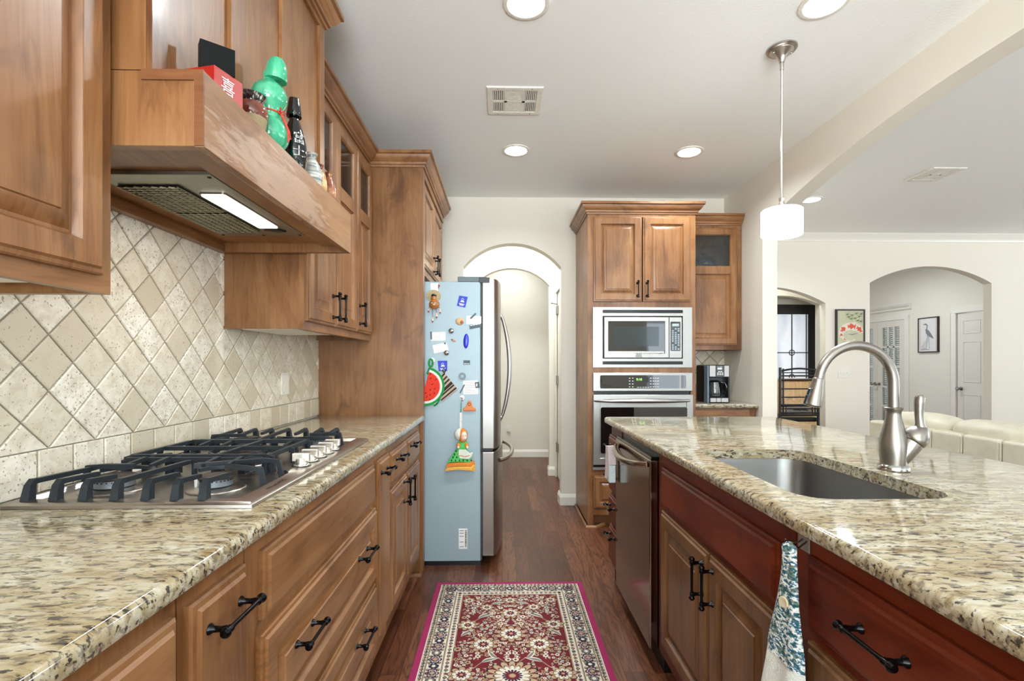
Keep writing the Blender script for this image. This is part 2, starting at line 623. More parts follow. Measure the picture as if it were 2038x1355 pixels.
# the short wall that carries the wide arched header towards the living room
arch_wall('wall_right', FXm(RX), 0.114, 3.75, 5.6, CZ, [])
arch_wall('wall_right_header', FXm(RX), 0.114, -3.1, 3.75, CZ, [], bottom=lambda u: max(2.28, 2.543 - (0.08 if u > 2.05 else 0.02) * (u - 2.05) ** 2))
arch_wall('wall_far', FY(FYW), 0.1, RX2, 9.0, CZ, [(2.30, 3.70, 1.955, 2.142), (4.215, 5.64, 2.19, 2.382)])
arch_wall('wall_foyer', FY(6.25), 0.1, RX, 4.24, CZ, [(3.02, 4.06, 2.02, 2.13)])
arch_wall('wall_entry', FY(6.62), 0.12, RX, 4.6, CZ, [(3.10, 4.215, 2.06, 2.06)])
box_obj('wall_foyer_side', wall_paint, (4.24, 5.7, 0, 4.27, 6.5, CZ), kind='structure')
arch_wall('wall_alcove', FXm(6.5), 0.12, 5.7, 9.1, CZ, [(6.17, 6.955, 1.985, 1.985), (7.86, 9.02, 1.985, 1.985)])
box_obj('wall_alcove_end', wall_paint, (4.6, 9.05, 0, 6.5, 9.15, CZ), kind='structure')
arch_wall('wall_front', lambda a, b, c: Vector((a, -2.92 + c, b)), 0.12, -1.265, 9.1, CZ, [(-0.85, 1.55, 2.2, 2.2), (3.0, 6.2, 2.35, 2.35)])
box_obj('wall_front_sill', wall_paint, (-0.85, -3.04, 0, 1.55, -2.92, 0.7), kind='structure')
box_obj('wall_front_sill_dining', wall_paint, (3.0, -3.04, 0, 6.2, -2.92, 0.35), kind='structure')
arch_wall('wall_living', FXm(8.85), 0.12, -3.0, 5.7, CZ, [(-0.6, 3.6, 2.4, 2.4)])
box_obj('wall_living_sill', wall_paint, (8.85, -0.6, 0, 8.97, 3.6, 0.4), kind='structure')


def window(n, P, a0, a1, b0, b1, cols, blinds=False):
    e = MB()
    for k in range(cols + 1):
        x = a0 + (a1 - a0) * k / cols
        e.prism([(x - .03, b0), (x + .03, b0), (x + .03, b1), (x - .03, b1)], 0, .05, P)
    for z in (b0, (b0 + b1) / 2, b1):
        e.prism([(a0, z - .025), (a1, z - .025), (a1, z + .025), (a0, z + .025)], .005, .045, P)
    o = e.build('window_%d' % n, trim_paint, kind='structure', smooth=0)
    if blinds:
        s = MB()
        for k in range(24):
            z = b0 + .04 + (b1 - b0 - .08) * k / 23
            s.prism([(a0 + .04, z), (a1 - .04, z), (a1 - .04, z + .006), (a0 + .04, z + .006)], .06, .10, P)
        s.build('blind_slats', trim_paint, o, smooth=0)
    return o


window(1, lambda a, b, c: Vector((a, -2.96 + c, b)), -.82, 1.52, .73, 2.17, 3)
window(2, lambda a, b, c: Vector((a, -2.96 + c, b)), 3.03, 6.17, .38, 2.32, 4)
window(3, FXm(8.92), -.57, 3.57, .43, 2.37, 4)

# baseboards
BB = [(0, 0), (.014, 0), (.014, .07), (.008, .085), (.004, .095), (0, .1)]
for nm, path, sd in (('baseboard_back', [(.52, 4.55), (.524, 4.41), (.655, 4.41)], 1),
                     ('baseboard_hall', [(LX, 6.70), (RX, 6.70)], 1),
                     ('baseboard_hall_arch', [(.529, 5.69), (.529, 5.58), (.60, 5.58)], 1),
                     ('baseboard_far', [(3.70, 5.7), (3.70, 5.6), (4.215, 5.6), (4.215, 5.7)], 1),
                     ('baseboard_far_right', [(5.64, 5.7), (5.64, 5.6), (8.85, 5.6)], 1),
                     ('baseboard_right', [(RX, 3.8), (RX, 3.75), (RX2, 3.75), (RX2, 5.6)], 1)):
    MB().sweep(path, BB, 0, sd).build(nm, trim_paint, kind='structure', smooth=0)
# living room crown
CR = [(0, 0), (.012, 0), (.016, .02), (.03, .035), (.05, .06), (.07, .072), (.078, .085), (0, .085)]
MB().sweep([(RX2, 5.6), (8.85, 5.6)], CR, CZ - .085, 1).build('trim_1', trim_paint, kind='structure')

# hall door in the right side of the passage (seen edge on)
box_obj('wall_hall_side', wall_paint, (.605, 4.53, 0, .70, 4.72, CZ), kind='structure')
box_obj('wall_hall_side_head', wall_paint, (.605, 4.72, 2.06, .70, 5.5, CZ), kind='structure')
d4 = box_obj('door_4', door_paint, (.612, 4.735, .01, .65, 5.49, 2.05), bevel=.003, kind='structure')
h = MB()
for z in (.34, 1.08, 1.85):
    h.box(.598, 5.38, z - .045, .612, 5.46, z + .045)
    h.tube([(.600, 5.47, z - .05), (.600, 5.47, z + .05)], .007, 10)
h.build('hinge', nickel, d4)
s = MB()
s.tube([(.6, 5.42, 1.915), (.545, 5.42, 1.925)], .005, 8).ball((.54, 5.42, 1.926), .009)
s.build('door_stop', nickel, d4)
t = MB()
t.box(.590, 4.68, 0, .606, 4.735, 2.05).box(.590, 5.49, 0, .606, 5.56, 2.05).box(.590, 4.68, 2.05, .606, 5.56, 2.12)
t.build('trim_2', trim_paint, kind='structure', bevel=.003)

# front door: dark frame, obscured leaded glass
dp = MB()
P6 = FY(6.60)
for a0, b0, a1, b1 in ((3.12, .01, 3.32, 2.05), (4.105, .01, 4.21, 2.05), (3.32, 1.925, 4.105, 2.05), (3.32, .01, 4.105, .32)):
    dp.prism([(a0, b0), (a1, b0), (a1, b1), (a0, b1)], 0, .045, P6)
d1 = dp.build('door_1', plain('dark_bronze_door', sr(38, 38, 40), .35), kind='structure', smooth=0, bevel=.004)
gm = NT('obscured_glass')
gn = gm.noise(gm.map((60, 60, 14)), 1.0, 2)
gm.p(Base_Color=gm.ramp(gm.noise(gm.map((3, 3, .8)), 1.0, 2), [(.35, sr(170, 180, 200)), (.6, sr(246, 248, 252))]), Roughness=.25, Transmission_Weight=.55, Emission_Color=(.86, .92, 1, 1), Emission_Strength=.22)  # faint daylight glow put into the pane itself
gm.bump(gn, .6, .01)
g = MB().prism([(3.32, .32), (4.105, .32), (4.105, 1.925), (3.32, 1.925)], .015, .025, P6)
gp = g.build('leaded_glass_pane', gm.mat, d1, smooth=0)
c = MB()
for x in (3.58, 3.885):
    c.prism([(x - .006, .32), (x + .006, .32), (x + .006, 1.925), (x - .006, 1.925)], .024, .032, P6)
for z in (.55, 1.41):
    c.prism([(3.32, z - .006), (4.105, z - .006), (4.105, z + .006), (3.32, z + .006)], .024, .032, P6)
c.prism([(4.075, .32), (4.087, .32), (4.087, 1.925), (4.075, 1.925)], .024, .032, P6)
for x in (3.58, 3.885):
    for z in (1.41, 1.085, .55):
        c.tube([P6(x + .036 * math.cos(q * PI / 10), z + .036 * math.sin(q * PI / 10), .028) for q in range(20)], .006, 6, closed=True)
c.build('lead_came', plain('lead_came', sr(70, 74, 80), .4, .6), gp)
hg = MB()
for z in (.4, 1.62):
    hg.prism([(4.205, z - .07), (4.225, z - .07), (4.225, z + .07), (4.205, z + .07)], .03, .06, P6)
hg.build('hinge', black_metal, d1)
t = MB()
for a0, b0, a1, b1 in ((4.215, 0, 4.30, 2.06), (3.03, 0, 3.10, 2.06), (3.03, 2.06, 4.30, 2.13)):
    t.prism([(a0, b0), (a1, b0), (a1, b1), (a0, b1)], -.02, .012, P6)
t.build('trim_3', trim_paint, kind='structure', bevel=.003)

# alcove wall: french doors and six-panel door, their casings
PA = FXm(6.53)


def rect(a0, b0, a1, b1):
    return [(a0, b0), (a1, b0), (a1, b1), (a0, b1)]


def muntin_leaf(a0, a1, b0, b1, cols, rows, nm, par=None, kind=None):
    e = MB()
    st = .10
    e.prism(rect(a0, b0, a0 + st, b1), 0, .04, PA).prism(rect(a1 - st, b0, a1, b1), 0, .04, PA)
    e.prism(rect(a0 + st, b1 - .10, a1 - st, b1), 0, .04, PA).prism(rect(a0 + st, b0, a1 - st, b0 + .2), 0, .04, PA)
    for k in range(1, cols):
        x = a0 + st + (a1 - a0 - 2 * st) * k / cols
        e.prism(rect(x - .014, b0 + .2, x + .014, b1 - .1), .005, .036, PA)
    for k in range(1, rows):
        z = b0 + .2 + (b1 - b0 - .3) * k / rows
        e.prism(rect(a0 + st, z - .014, a1 - st, z + .014), .005, .036, PA)
    o = e.build(nm, door_paint, par, smooth=0, kind=kind)
    MB().prism(rect(a0 + st, b0 + .2, a1 - st, b1 - .1), .012, .018, PA).build('glass_pane', clear_glass, o, smooth=0)
    return o


d2 = muntin_leaf(7.87, 8.44, .01, 1.975, 3, 5, 'door_2', kind='structure')
muntin_leaf(8.445, 9.01, .01, 1.975, 3, 5, 'door_leaf', d2)
k = MB()
for a in (8.40, 8.50):
    k.lathe([(.024, 0), (.024, .006), (.009, .012), (.009, .035), (.022, .045), (.027, .058), (.02, .068), (1e-6, .07)], Matrix.Translation(PA(a, .915, .04)) @ Matrix.Rotation(-PI / 2, 4, 'Y'), 16)
k.build('knob', nickel, d2)
bl = MB()
for i in range(52):
    bl.box(6.75, 7.8, .12 + i * .036, 6.78, 9.03, .146 + i * .036)
bl.build('blind_slats', white_plastic, d2, smooth=0)
lamp('daylight_study', 'AREA', (7.35, 8.45, 1.3), (R(90), 0, R(90)), 26, DAY, shape='RECTANGLE', size=1.1, size_y=1.8)

e = MB()
SP = [(0, 0), (0, .03), (.006, .035), (.012, .028), (.03, .028)]
e.prism(rect(6.18, .01, 6.95, 1.975), 0, .028, PA)
d3 = e.build('door_3', door_paint, kind='structure', smooth=0)
pn = MB()
for a0, a1 in ((6.27, 6.53), (6.60, 6.86)):
    for b0, b1 in ((.2, .83), (1.0, 1.57), (1.68, 1.87)):
        pn.rings(PA, a0, b0, a1, b1, [(0, .0275), (.005, .034), (.012, .0290), (.03, .0290), (.055, .034)], cap=False)
        pn.rings(PA, a0 + .055, b0 + .055, a1 - .055, b1 - .055, [(0, .034), (.001, .0341)])
pn.build('raised_panels', door_paint, d3, smooth=25)
k = MB()
k.lathe([(.026, 0), (.026, .006), (.01, .012), (.01, .035), (.023, .045), (.028, .058), (.02, .068), (1e-6, .07)], Matrix.Translation(PA(6.893, .91, .028)) @ Matrix.Rotation(-PI / 2, 4, 'Y'), 16)
k.build('knob', nickel, d3)
t = MB()
for a0, b0, a1, b1 in ((6.09, 0, 6.17, 1.985), (6.955, 0, 7.035, 1.985), (6.09, 1.985, 7.035, 2.06), (7.78, 0, 7.86, 1.985), (7.78, 1.985, 9.04, 2.06)):
    t.prism(rect(a0, b0, a1, b1), .03, .052, PA)
t.build('trim_4', trim_paint, kind='structure', bevel=.004)
MB().sweep([(6.5, 9.04), (6.5, 7.74)], [(0, 0), (.03, 0), (.035, .03), (.06, .05), (.075, .075), (.085, .09), (.085, .1), (0, .1)], 2.14, 1).build('trim_5', trim_paint, kind='structure')

# ---------------------------------------------------------------- travertine backsplash (setting)


def clip(poly, a0, b0, a1, b1):
    for ax, lim, sg in ((0, a0, 1), (0, a1, -1), (1, b0, 1), (1, b1, -1)):
        out = []
        for i, p in enumerate(poly):
            q = poly[(i + 1) % len(poly)]
            ip, iq = (p[ax] - lim) * sg >= 0, (q[ax] - lim) * sg >= 0
            if ip:
                out.append(p)
            if ip != iq:
                tt = (lim - p[ax]) / (q[ax] - p[ax])
                out.append(tuple(p[j] + (q[j] - p[j]) * tt for j in (0, 1)))
        poly = out
        if len(poly) < 3:
            return []
    return poly


def tiled(name, P, a0, a1, b0, b1, ph, row=.105, dg=.1385):
    g = MB().prism(rect(a0, b0, a1, b1), -.004, .004, P).build(name, grout, kind='structure', smooth=0)
    t = MB()

    def tile(poly):
        cx, cy = sum(p[0] for p in poly) / len(poly), sum(p[1] for p in poly) / len(poly)
        ins = lambda p, d: (p[0] + (cx - p[0]) * d / max(.004, math.hypot(p[0] - cx, p[1] - cy)), p[1] + (cy - p[1]) * d / max(.004, math.hypot(p[0] - cx, p[1] - cy)))
        k = len(poly)
        lv = [(.003, .003), (.0035, .008), (.007, .0105)]
        vs = [P(*ins(p, d), z) for d, z in lv for p in poly]
        fs = [(l * k + i, l * k + (i + 1) % k, l * k + k + (i + 1) % k, l * k + k + i) for l in range(2) for i in range(k)]
        fs.append(tuple(2 * k + i for i in range(k)))
        t.add(vs, fs)

    n = int((a1 - a0) / .0985) + 2
    for i in range(n):
        x = a0 + ph + (i - 1) * .0985
        p = clip(rect(x, b0, x + .0985, b0 + row), a0, b0, a1, b1)
        if p:
            tile(p)
    h = dg / 2
    for j in range(int((b1 - b0) / h) + 3):
        for i in range(int((a1 - a0) / dg) + 3):
            x, z = a0 + ph * .7 + (i - 1 + .5 * (j % 2)) * dg, b0 + row + j * h
            p = clip([(x - h, z), (x, z - h), (x + h, z), (x, z + h)], a0, b0 + row, a1, b1)
            if len(p) >= 3 and abs(sum(p[i][0] * p[(i + 1) % len(p)][1] - p[(i + 1) % len(p)][0] * p[i][1] for i in range(len(p)))) > .0005:
                tile(p)
    t.build('stone_tiles', tile_mat, g, smooth=0)


tiled('wall_left_backsplash', FX(LX), -.8, 3.0, .95, 1.72, .0295)
tiled('wall_back_backsplash', FY(BY), 1.49, RX, .95, 1.40, .03)

# ================================================================ SHARED CABINET PARTS
RAISED = [(0, 0), (0, .010), (.003, .013), (.010, .0145), (.014, .020), (.054, .020), (.056, .019), (.060, .011), (.063, .005), (.069, .005), (.072, .007), (.094, .0155), (.097, .0155), (.099, .019)]
RAISED_S = [(0, 0), (0, .010), (.003, .013), (.010, .0145), (.014, .020), (.044, .020), (.046, .019), (.050, .011), (.052, .006), (.056, .006), (.070, .0155), (.073, .0155), (.075, .019)]
SLAB = [(0, 0), (0, .009), (.004, .013), (.012, .0145), (.017, .020)]
CROWN = [(0, 0), (.008, 0), (.010, .010), (.018, .014), (.020, .026), (.032, .034), (.044, .050), (.047, .062), (.058, .067), (.058, .084), (0, .084)]


def pull_mesh():
    m = MB()
    for s_ in (-1, 1):
        m.lathe([(.0095, 0), (.0095, .002), (.0055, .007), (.0048, .018), (.0065, .027), (.006, .034)], Matrix.Translation((s_ * .048, 0, 0)), 14)
    half = [(1e-6, -.0665), (.006, -.066), (.0088, -.062), (.009, -.058), (.006, -.054), (.0068, -.0505), (.0068, -.045), (.0048, -.043), (.0042, -.03), (.0042, 0)]
    prof = half + [(r, -h_) for r, h_ in half[-2::-1]]
    m.lathe(prof, Matrix.Translation((0, 0, .033)) @ Matrix.Rotation(PI / 2, 4, 'Y'), 14)
    return m


_pull = None


def pull(P, a, b, vertical, parent):
    """one dark bar pull on a door or drawer front"""
    global _pull
    o3 = P(a, b, .0195)
    u = (P(a, b + 1, 0) - P(a, b, 0)) if vertical else (P(a + 1, b, 0) - P(a, b, 0))
    n = P(a, b, 1) - P(a, b, 0)
    y = n.cross(u)
    M = Matrix((u, y, n)).transposed().to_4x4()
    M.translation = o3
    if _pull is None:
        _pull = pull_mesh().build('handle', bronze)
        o = _pull
    else:
        o = link(_pull.copy())
    put(o, parent)
    o.matrix_basis = M
    return o


def front(P, a0, b0, a1, b1, kind, parent, name, mat, pulls=()):
    m = MB().rings(P, a0, b0, a1, b1, kind)
    o = m.build(name, mat, parent, smooth=28)
    for a, b, v in pulls:
        pull(P, a, b, v, o)
    return o


def glass_front(P, a0, b0, a1, b1, rail, parent, name, mat, pulls=()):
    """tall door: glass light above, raised panel below the rail"""
    m = MB()
    m.rings(P, a0, b0, a1, b1, [(0, 0), (0, .010), (.003, .013), (.010, .0145), (.014, .020), (.054, .020), (.058, .016), (.062, .008), (.062, 0), (0, 0)], cap=False)
    m.prism(rect(a0 + .058, rail - .033, a1 - .058, rail + .033), .001, .0195, P)
    m.rings(P, a0 + .056, b0 + .056, a1 - .056, rail - .03, [(0, .004), (.004, .014), (.010, .008), (.016, .008), (.04, .0155), (.044, .0185)])
    o = m.build(name, mat, parent, smooth=28)
    MB().prism(rect(a0 + .058, rail + .03, a1 - .058, b1 - .058), .004, .008, P).build('glass_pane', cab_glass, o, smooth=0)
    for a, b, v in pulls:
        pull(P, a, b, v, o)
    return o


def slab(outer, z0, z1, rnd, hole=None, wob=0.0):
    """stone top with a rounded nose and an optional cut-out"""
    m = MB()
    k = len(outer)
    nrm = []
    for i in range(k):
        a, b, c_ = Vector(outer[i - 1]), Vector(outer[i]), Vector(outer[(i + 1) % k])
        d1_, d2_ = (b - a).normalized(), (c_ - b).normalized()
        n_ = Vector((d1_.y, -d1_.x)) + Vector((d2_.y, -d2_.x))
        n_.normalize()
        nrm.append(n_ / max(.5, n_.dot(Vector((d1_.y, -d1_.x)))))
    lv = [(rnd * (1 - math.cos(q)) if False else rnd * (1 - math.sin(q)), z1 - rnd * (1 - math.cos(q))) for q in [PI / 2 * i / 4 for i in range(5)]]
    lv += [(0, z0 + .004), (.004, z0)]
    loops = []
    for ins, z in lv:
        loops.append([(p[0] - n_.x * ins, p[1] - n_.y * ins, z) for p, n_ in zip(outer, nrm)])
    vs = [p for l in loops for p in l]
    fs = [(l * k + i, l * k + (i + 1) % k, l * k + k + (i + 1) % k, l * k + k + i) for l in range(len(lv) - 1) for i in range(k)]
    m.add(vs, fs)
    for l, z in ((0, z1), (-1, z0)):
        top = loops[l]
        polys = [[Vector((p[0], p[1], 0)) for p in top]]
        allp = [(p[0], p[1], z) for p in top]
        if hole:
            polys.append([Vector((p[0], p[1], 0)) for p in hole])
            allp += [(p[0], p[1], z) for p in hole]
        m.add(allp, [tuple(t_) for t_ in tessellate_polygon(polys)])
    if hole:
        h_ = len(hole)
        m.add([(p[0], p[1], z0) for p in hole] + [(p[0], p[1], z1) for p in hole], [(i, (i + 1) % h_, h_ + (i + 1) % h_, h_ + i) for i in range(h_)])
    return m


def dense(pts, step):
    out = []
    for i, p in enumerate(pts):
        q = pts[(i + 1) % len(pts)]
        n_ = max(1, int(math.hypot(q[0] - p[0], q[1] - p[1]) / step))
        out += [(p[0] + (q[0] - p[0]) * j / n_, p[1] + (q[1] - p[1]) * j / n_) for j in range(n_)]
    return out


# ================================================================ LEFT RUN: BASE CABINETS
PF = FX(-.50)


def base_left(name, label, y0, y1):
    r_ = thing(name, (-.8, (y0 + y1) / 2, 0), label, 'cabinet')
    MB().box(LX + .006, y0, .105, -.50, y1, .915).build('carcass', wood_v, r_, smooth=0)
    MB().box(LX + .006, y0, 0, -.575, y1, .105).build('toe_kick', cherry_y, r_, smooth=0)
    return r_


c0 = base_left('base_cabinet', 'maple base cabinet under the granite at the bottom left corner of the photo', -.8, .766)
front(PF, -.1, .175, .372, .700, RAISED, c0, 'door', wood_v)
front(PF, .38, .175, .752, .700, RAISED, c0, 'door', wood_v, [(.42, .63, True)])
front(PF, -.1, .735, .372, .88, SLAB, c0, 'drawer', wood_y)
front(PF, .38, .735, .752, .88, SLAB, c0, 'drawer', wood_y)
c1 = base_left('pullout_cabinet', 'narrow maple pull-out cabinet with one dark handle, on the near side of the cooktop drawers', .770, .965)
front(PF, .784, .175, .954, .88, SLAB, c1, 'door', wood_v, [(.869, .825, False)])
c2 = base_left('drawer_cabinet', 'wide maple drawer cabinet directly below the gas cooktop', .969, 1.930)
front(PF, 1.022, .735, 1.893, .878, SLAB, c2, 'false_front', wood_y)
front(PF, 1.012, .437, 1.918, .708, RAISED, c2, 'drawer', wood_y, [(1.214, .605, False), (1.717, .605, False)])
front(PF, 1.012, .155, 1.918, .415, RAISED, c2, 'drawer', wood_y, [(1.214, .328, False), (1.692, .328, False)])
c3 = base_left('pullout_cabinet', 'narrow maple pull-out cabinet on the far side of the cooktop drawers', 1.934, 2.145)
front(PF, 1.942, .175, 2.137, .88, SLAB, c3, 'door', wood_v, [(2.02, .828, False)])
c4 = base_left('base_cabinet', 'maple base cabinet with two drawers over two doors, nearest the refrigerator', 2.149, 2.972)
front(PF, 2.160, .73, 2.520, .872, SLAB, c4, 'drawer', wood_y, [(2.30, .829, False)])
front(PF, 2.528, .73, 2.893, .872, SLAB, c4, 'drawer', wood_y, [(2.645, .832, False)])
front(PF, 2.160, .17, 2.520, .705, RAISED, c4, 'door', wood_v, [(2.418, .638, True)])
front(PF, 2.528, .17, 2.893, .705, RAISED, c4, 'door', wood_v, [(2.508, .626, True)] if False else [(2.548, .626, True)])
MB().sweep([(-.57, 2.94), (-.49, 2.94), (-.49, 2.974)], [(0, 0), (.012, 0), (.012, .008), (.004, .02), (0, .02)], 0, 1).build('shoe_moulding', wood_y, c4)

o = slab(dense(rrect(LX + .012, -.8, -.471, 2.996, .012, 3), .2), .918, .95, .014).build('countertop', granite_left, smooth=50)
tag(o, 'long speckled granite countertop along the tiled wall, holding the gas cooktop', 'countertop')

# ================================================================ GAS COOKTOP
ct = thing('gas_cooktop', (-.8, 1.535, .95), 'stainless five-burner gas cooktop with black iron grates set in the left granite countertop', 'cooktop')
X0, X1, Y0, Y1 = -1.070, -.537, 1.072, 2.005
Z0 = .9505


def cook_outline(ins, notch=0.0):
    return [(X0 + ins, Y0 + ins), (X1 - ins, Y0 + ins), (X1 - ins, Y1 - ins), (X0 + ins, Y1 - ins)]


tray = [(X0 + .022, Y0 + .030), (-.580, Y0 + .030), (-.580, 1.355), (-.600, 1.385), (-.628, 1.40), (-.628, 1.745), (-.600, 1.76), (-.580, 1.79), (-.580, Y1 - .030), (X0 + .022, Y1 - .030)]
m = MB()
lev = [(rrect(X0, Y0, X1, Y1, .006, 2), Z0), (rrect(X0, Y0, X1, Y1, .006, 2), Z0 + .007), (rrect(X0 + .006, Y0 + .006, X1 - .006, Y1 - .006, .006, 2), Z0 + .012)]
k = len(lev[0][0])
m.add([(p[0], p[1], z) for l, z in lev for p in l], [(l * k + i, l * k + (i + 1) % k, l * k + k + (i + 1) % k, l * k + k + i) for l in range(2) for i in range(k)])
top = [(p[0], p[1], Z0 + .012) for p in lev[2][0]]
m.add(top + [(p[0], p[1], Z0 + .014) for p in tray], [tuple(t_) for t_ in tessellate_polygon([[Vector((p[0], p[1], 0)) for p in top], [Vector((p[0], p[1], 0)) for p in tray]])])
tin = [(p[0] + (-.8 - p[0]) * .03, p[1] + (1.535 - p[1]) * .018) for p in tray]
k = len(tray)
m.add([(p[0], p[1], Z0 + .014) for p in tray] + [(p[0], p[1], Z0 + .004) for p in tin], [(i, (i + 1) % k, k + (i + 1) % k, k + i) for i in range(k)])
m.add([(p[0], p[1], Z0 + .004) for p in tin], [tuple(t_) for t_ in tessellate_polygon([[Vector((p[0], p[1], 0)) for p in tin]])])
m.build('steel_top', steel_y, ct, smooth=35)
BN = [(-.700, 1.225, .036), (-.945, 1.225, .042), (-.800, 1.535, .055), (-.700, 1.85, .040), (-.945, 1.85, .036)]
alu = plain('burner_aluminium', sr(120, 126, 130), .5, .6)
cap_iron = plain('burner_cap_iron', sr(62, 50, 46), .5, .2, grain=.15)
for x, y, r in BN:
    b = MB().lathe([(r + .030, .0045), (r + .028, .0075), (r + .012, .009), (r + .004, .011), (r - .004, .012)], Matrix.Translation((x, y, Z0)))
    o = b.build('burner', steel_y, ct)
    h = MB().lathe([(r - .004, .011), (r, .014), (r - .003, .030), (r - .012, .031)], Matrix.Translation((x, y, Z0)))
    h.build('burner_head', alu, o)
    h = MB()
    for q in range(24):
        a = q * PI / 12
        h.tube([(x + (r - .004) * math.cos(a), y + (r - .004) * math.sin(a), Z0 + .027), (x + r * math.cos(a), y + r * math.sin(a), Z0 + .027)], .0018, 4)
    h.build('flame_ports', black_metal, o, smooth=0)
    MB().lathe([(r - .012, .030), (r + .003, .031), (r + .004, .035), (r - .002, .039), (1e-6, .040)], Matrix.Translation((x, y, Z0))).build('burner_cap', cap_iron, o)
    MB().lathe([(.005, 0), (.005, .024), (1e-6, .026)], Matrix.Translation((x - r - .012, y, Z0 + .005)), 8).build('igniter', white_plastic, o)
iron = plain('cast_iron_grate', sr(40, 46, 52), .42, .25, grain=.12, gs=200)
ZT = Z0 + .051


def bar(g, pts, r=.0076):
    g.tube(pts, r, 4, flat=1.15)


def finger(g, p, q, leg=True):
    """a grate finger from p inward to q, its outer end turned down as a foot"""
    p, q = Vector((*p, ZT)), Vector((*q, ZT - .006))
    d = (q - p).normalized()
    g.tube([p - d * .006 + Vector((0, 0, -.043)), p + Vector((0, 0, -.008)), p + d * .006 + Vector((0, 0, 0)), p + d * .02, q - d * .02, q], [.0135, .0105, .0092, .0078, .0074, .0064], 4)


def side_grate(y0, y1, sgn):
    """seven fingers from the outer edge, two long rails, bowed cross bars"""
    g = MB()
    ye, yi = (y0, y1) if sgn > 0 else (y1, y0)
    for i, x in enumerate((-1.035, -.975, -.912, -.845, -.778, -.715, -.655)):
        ln = (.27, .11, .08, .27, .10, .08, .10)[i] if i not in (0, 3) else (.18 if i == 0 else y1 - y0 - .02)
        finger(g, (x, ye), (x, ye + sgn * ln))
    bar(g, [(-1.03, yi, ZT - .004), (-.66, yi, ZT - .004)])
    for x in (-1.035, -.845, -.655):
        g.tube([(x, yi, ZT - .004), (x, yi, Z0 + .006)], .007, 4)
    ym = (ye + yi) / 2 + sgn * .03
    bar(g, [(-1.055, ym, Z0 + .006), (-1.045, ym, ZT - .002), (-1.0, ym, ZT), (-.93, ym, ZT)])
    bar(g, [(-.592, ym - sgn * .03, Z0 + .006), (-.60, ym - sgn * .03, ZT - .002), (-.64, ym - sgn * .03, ZT), (-.70, ym, ZT)])
    bar(g, [(-.592, ym + sgn * .07, Z0 + .006), (-.60, ym + sgn * .07, ZT - .002), (-.64, ym + sgn * .07, ZT), (-.72, ym + sgn * .06, ZT - .004), (-.80, ym + sgn * .03, ZT - .006)])
    for c_ in (-.945, -.70):
        arc = [(c_ + .068 * math.cos(a), ym - sgn * .02 + sgn * .058 * math.sin(a), ZT - .010) for a in [PI * (.08 + .84 * i / 8) for i in range(9)]]
        bar(g, arc, .0055)
    for x in (-.975, -.912, -.778, -.715):
        finger(g, (x, yi - sgn * .002), (x, yi - sgn * .075))
    return g


gr = [side_grate(1.105, 1.375, 1).build('grate', iron, ct, smooth=30)]
g = MB()
for x in (-1.035, -.97, -.90, -.80, -.70, -.655):
    full = x in (-1.035, -.80, -.655)
    if full:
        bar(g, [(x, 1.39, Z0 + .006), (x, 1.395, ZT - .003), (x, 1.41, ZT), (x, 1.66, ZT), (x, 1.675, ZT - .003), (x, 1.68, Z0 + .006)])
    else:
        finger(g, (x, 1.392), (x, 1.392 + .075))
        finger(g, (x, 1.678), (x, 1.678 - .075))
for y in (1.40, 1.535, 1.67):
    bar(g, [(-1.055, y, Z0 + .006), (-1.045, y, ZT - .003), (-1.03, y, ZT), (-.66, y, ZT), (-.645, y, ZT - .003), (-.642, y, Z0 + .006)])
bar(g, [(-.80 + .085 * math.cos(a), 1.535 + .085 * math.sin(a), ZT - .008) for a in [2 * PI * i / 20 for i in range(21)]], .0055)
g.build('grate', iron, ct, smooth=30)
side_grate(1.705, 1.975, -1).build('grate', iron, ct, smooth=30)
kn_m = plain('satin_knob', sr(214, 208, 196), .22, .85, grain=.03)
first = None
for i in range(5):
    y = 1.452 + .067 * i
    if first is None:
        kb = MB()
        kb.lathe([(.0225, 0), (.0225, .004), (.019, .006), (.016, .020), (.015, .022)], None, 24)
        kb.box(-.024, -.0095, .014, .024, .0095, .037)
        first = kb.build('control_knob', kn_m, ct, bevel=.0025)
        first.matrix_basis = Matrix.Translation((-.585, y, Z0 + .0135)) @ Matrix.Rotation(R(8), 4, 'Z')
        ring = MB().lathe([(.027, -.0012), (.027, .0012), (.0225, .0018)], None, 24).build('knob_skirt', black_plastic)
        put(ring, first)
    else:
        kc = link(first.copy())
        rc = link(ring.copy())
        put(kc, ct)
        kc.matrix_basis = Matrix.Translation((-.585, y, Z0 + .0135)) @ Matrix.Rotation(R(8), 4, 'Z')
        put(rc, kc)
m = MB()
text(m, 'FRIGIDAIRE', .021, lambda a, b, c: Vector((-.559 - b, 1.235 + a, Z0 + .0125 + c)))
m.build('lettering', dark_ink, ct, smooth=0)

# ================================================================ LEFT RUN: UPPER CABINETS AND HOOD
u = thing('upper_cabinet', (-.95, .6, 1.395), 'large maple upper cabinet cut off by the top left corner of the photo', 'cabinet')
MB().box(LX + .006, -.2, 1.425, -.778, .998, CZ - .02).build('carcass', wood_v, u, smooth=0)
MB().box(-.798, -.2, 1.397, -.778, .998, 1.425).box(-1.10, .978, 1.397, -.798, .998, 1.425).build('light_rail', wood_y, u, smooth=0)
front(FX(-.778), .535, 1.430, .966, 2.60, RAISED, u, 'door', wood_v)
front(FX(-.778), .09, 1.430, .525, 2.60, RAISED, u, 'door', wood_v)
MB().box(-1.08, .1, 1.405, -.83, .9, 1.424).build('light_strip', white_plastic, u, smooth=0)

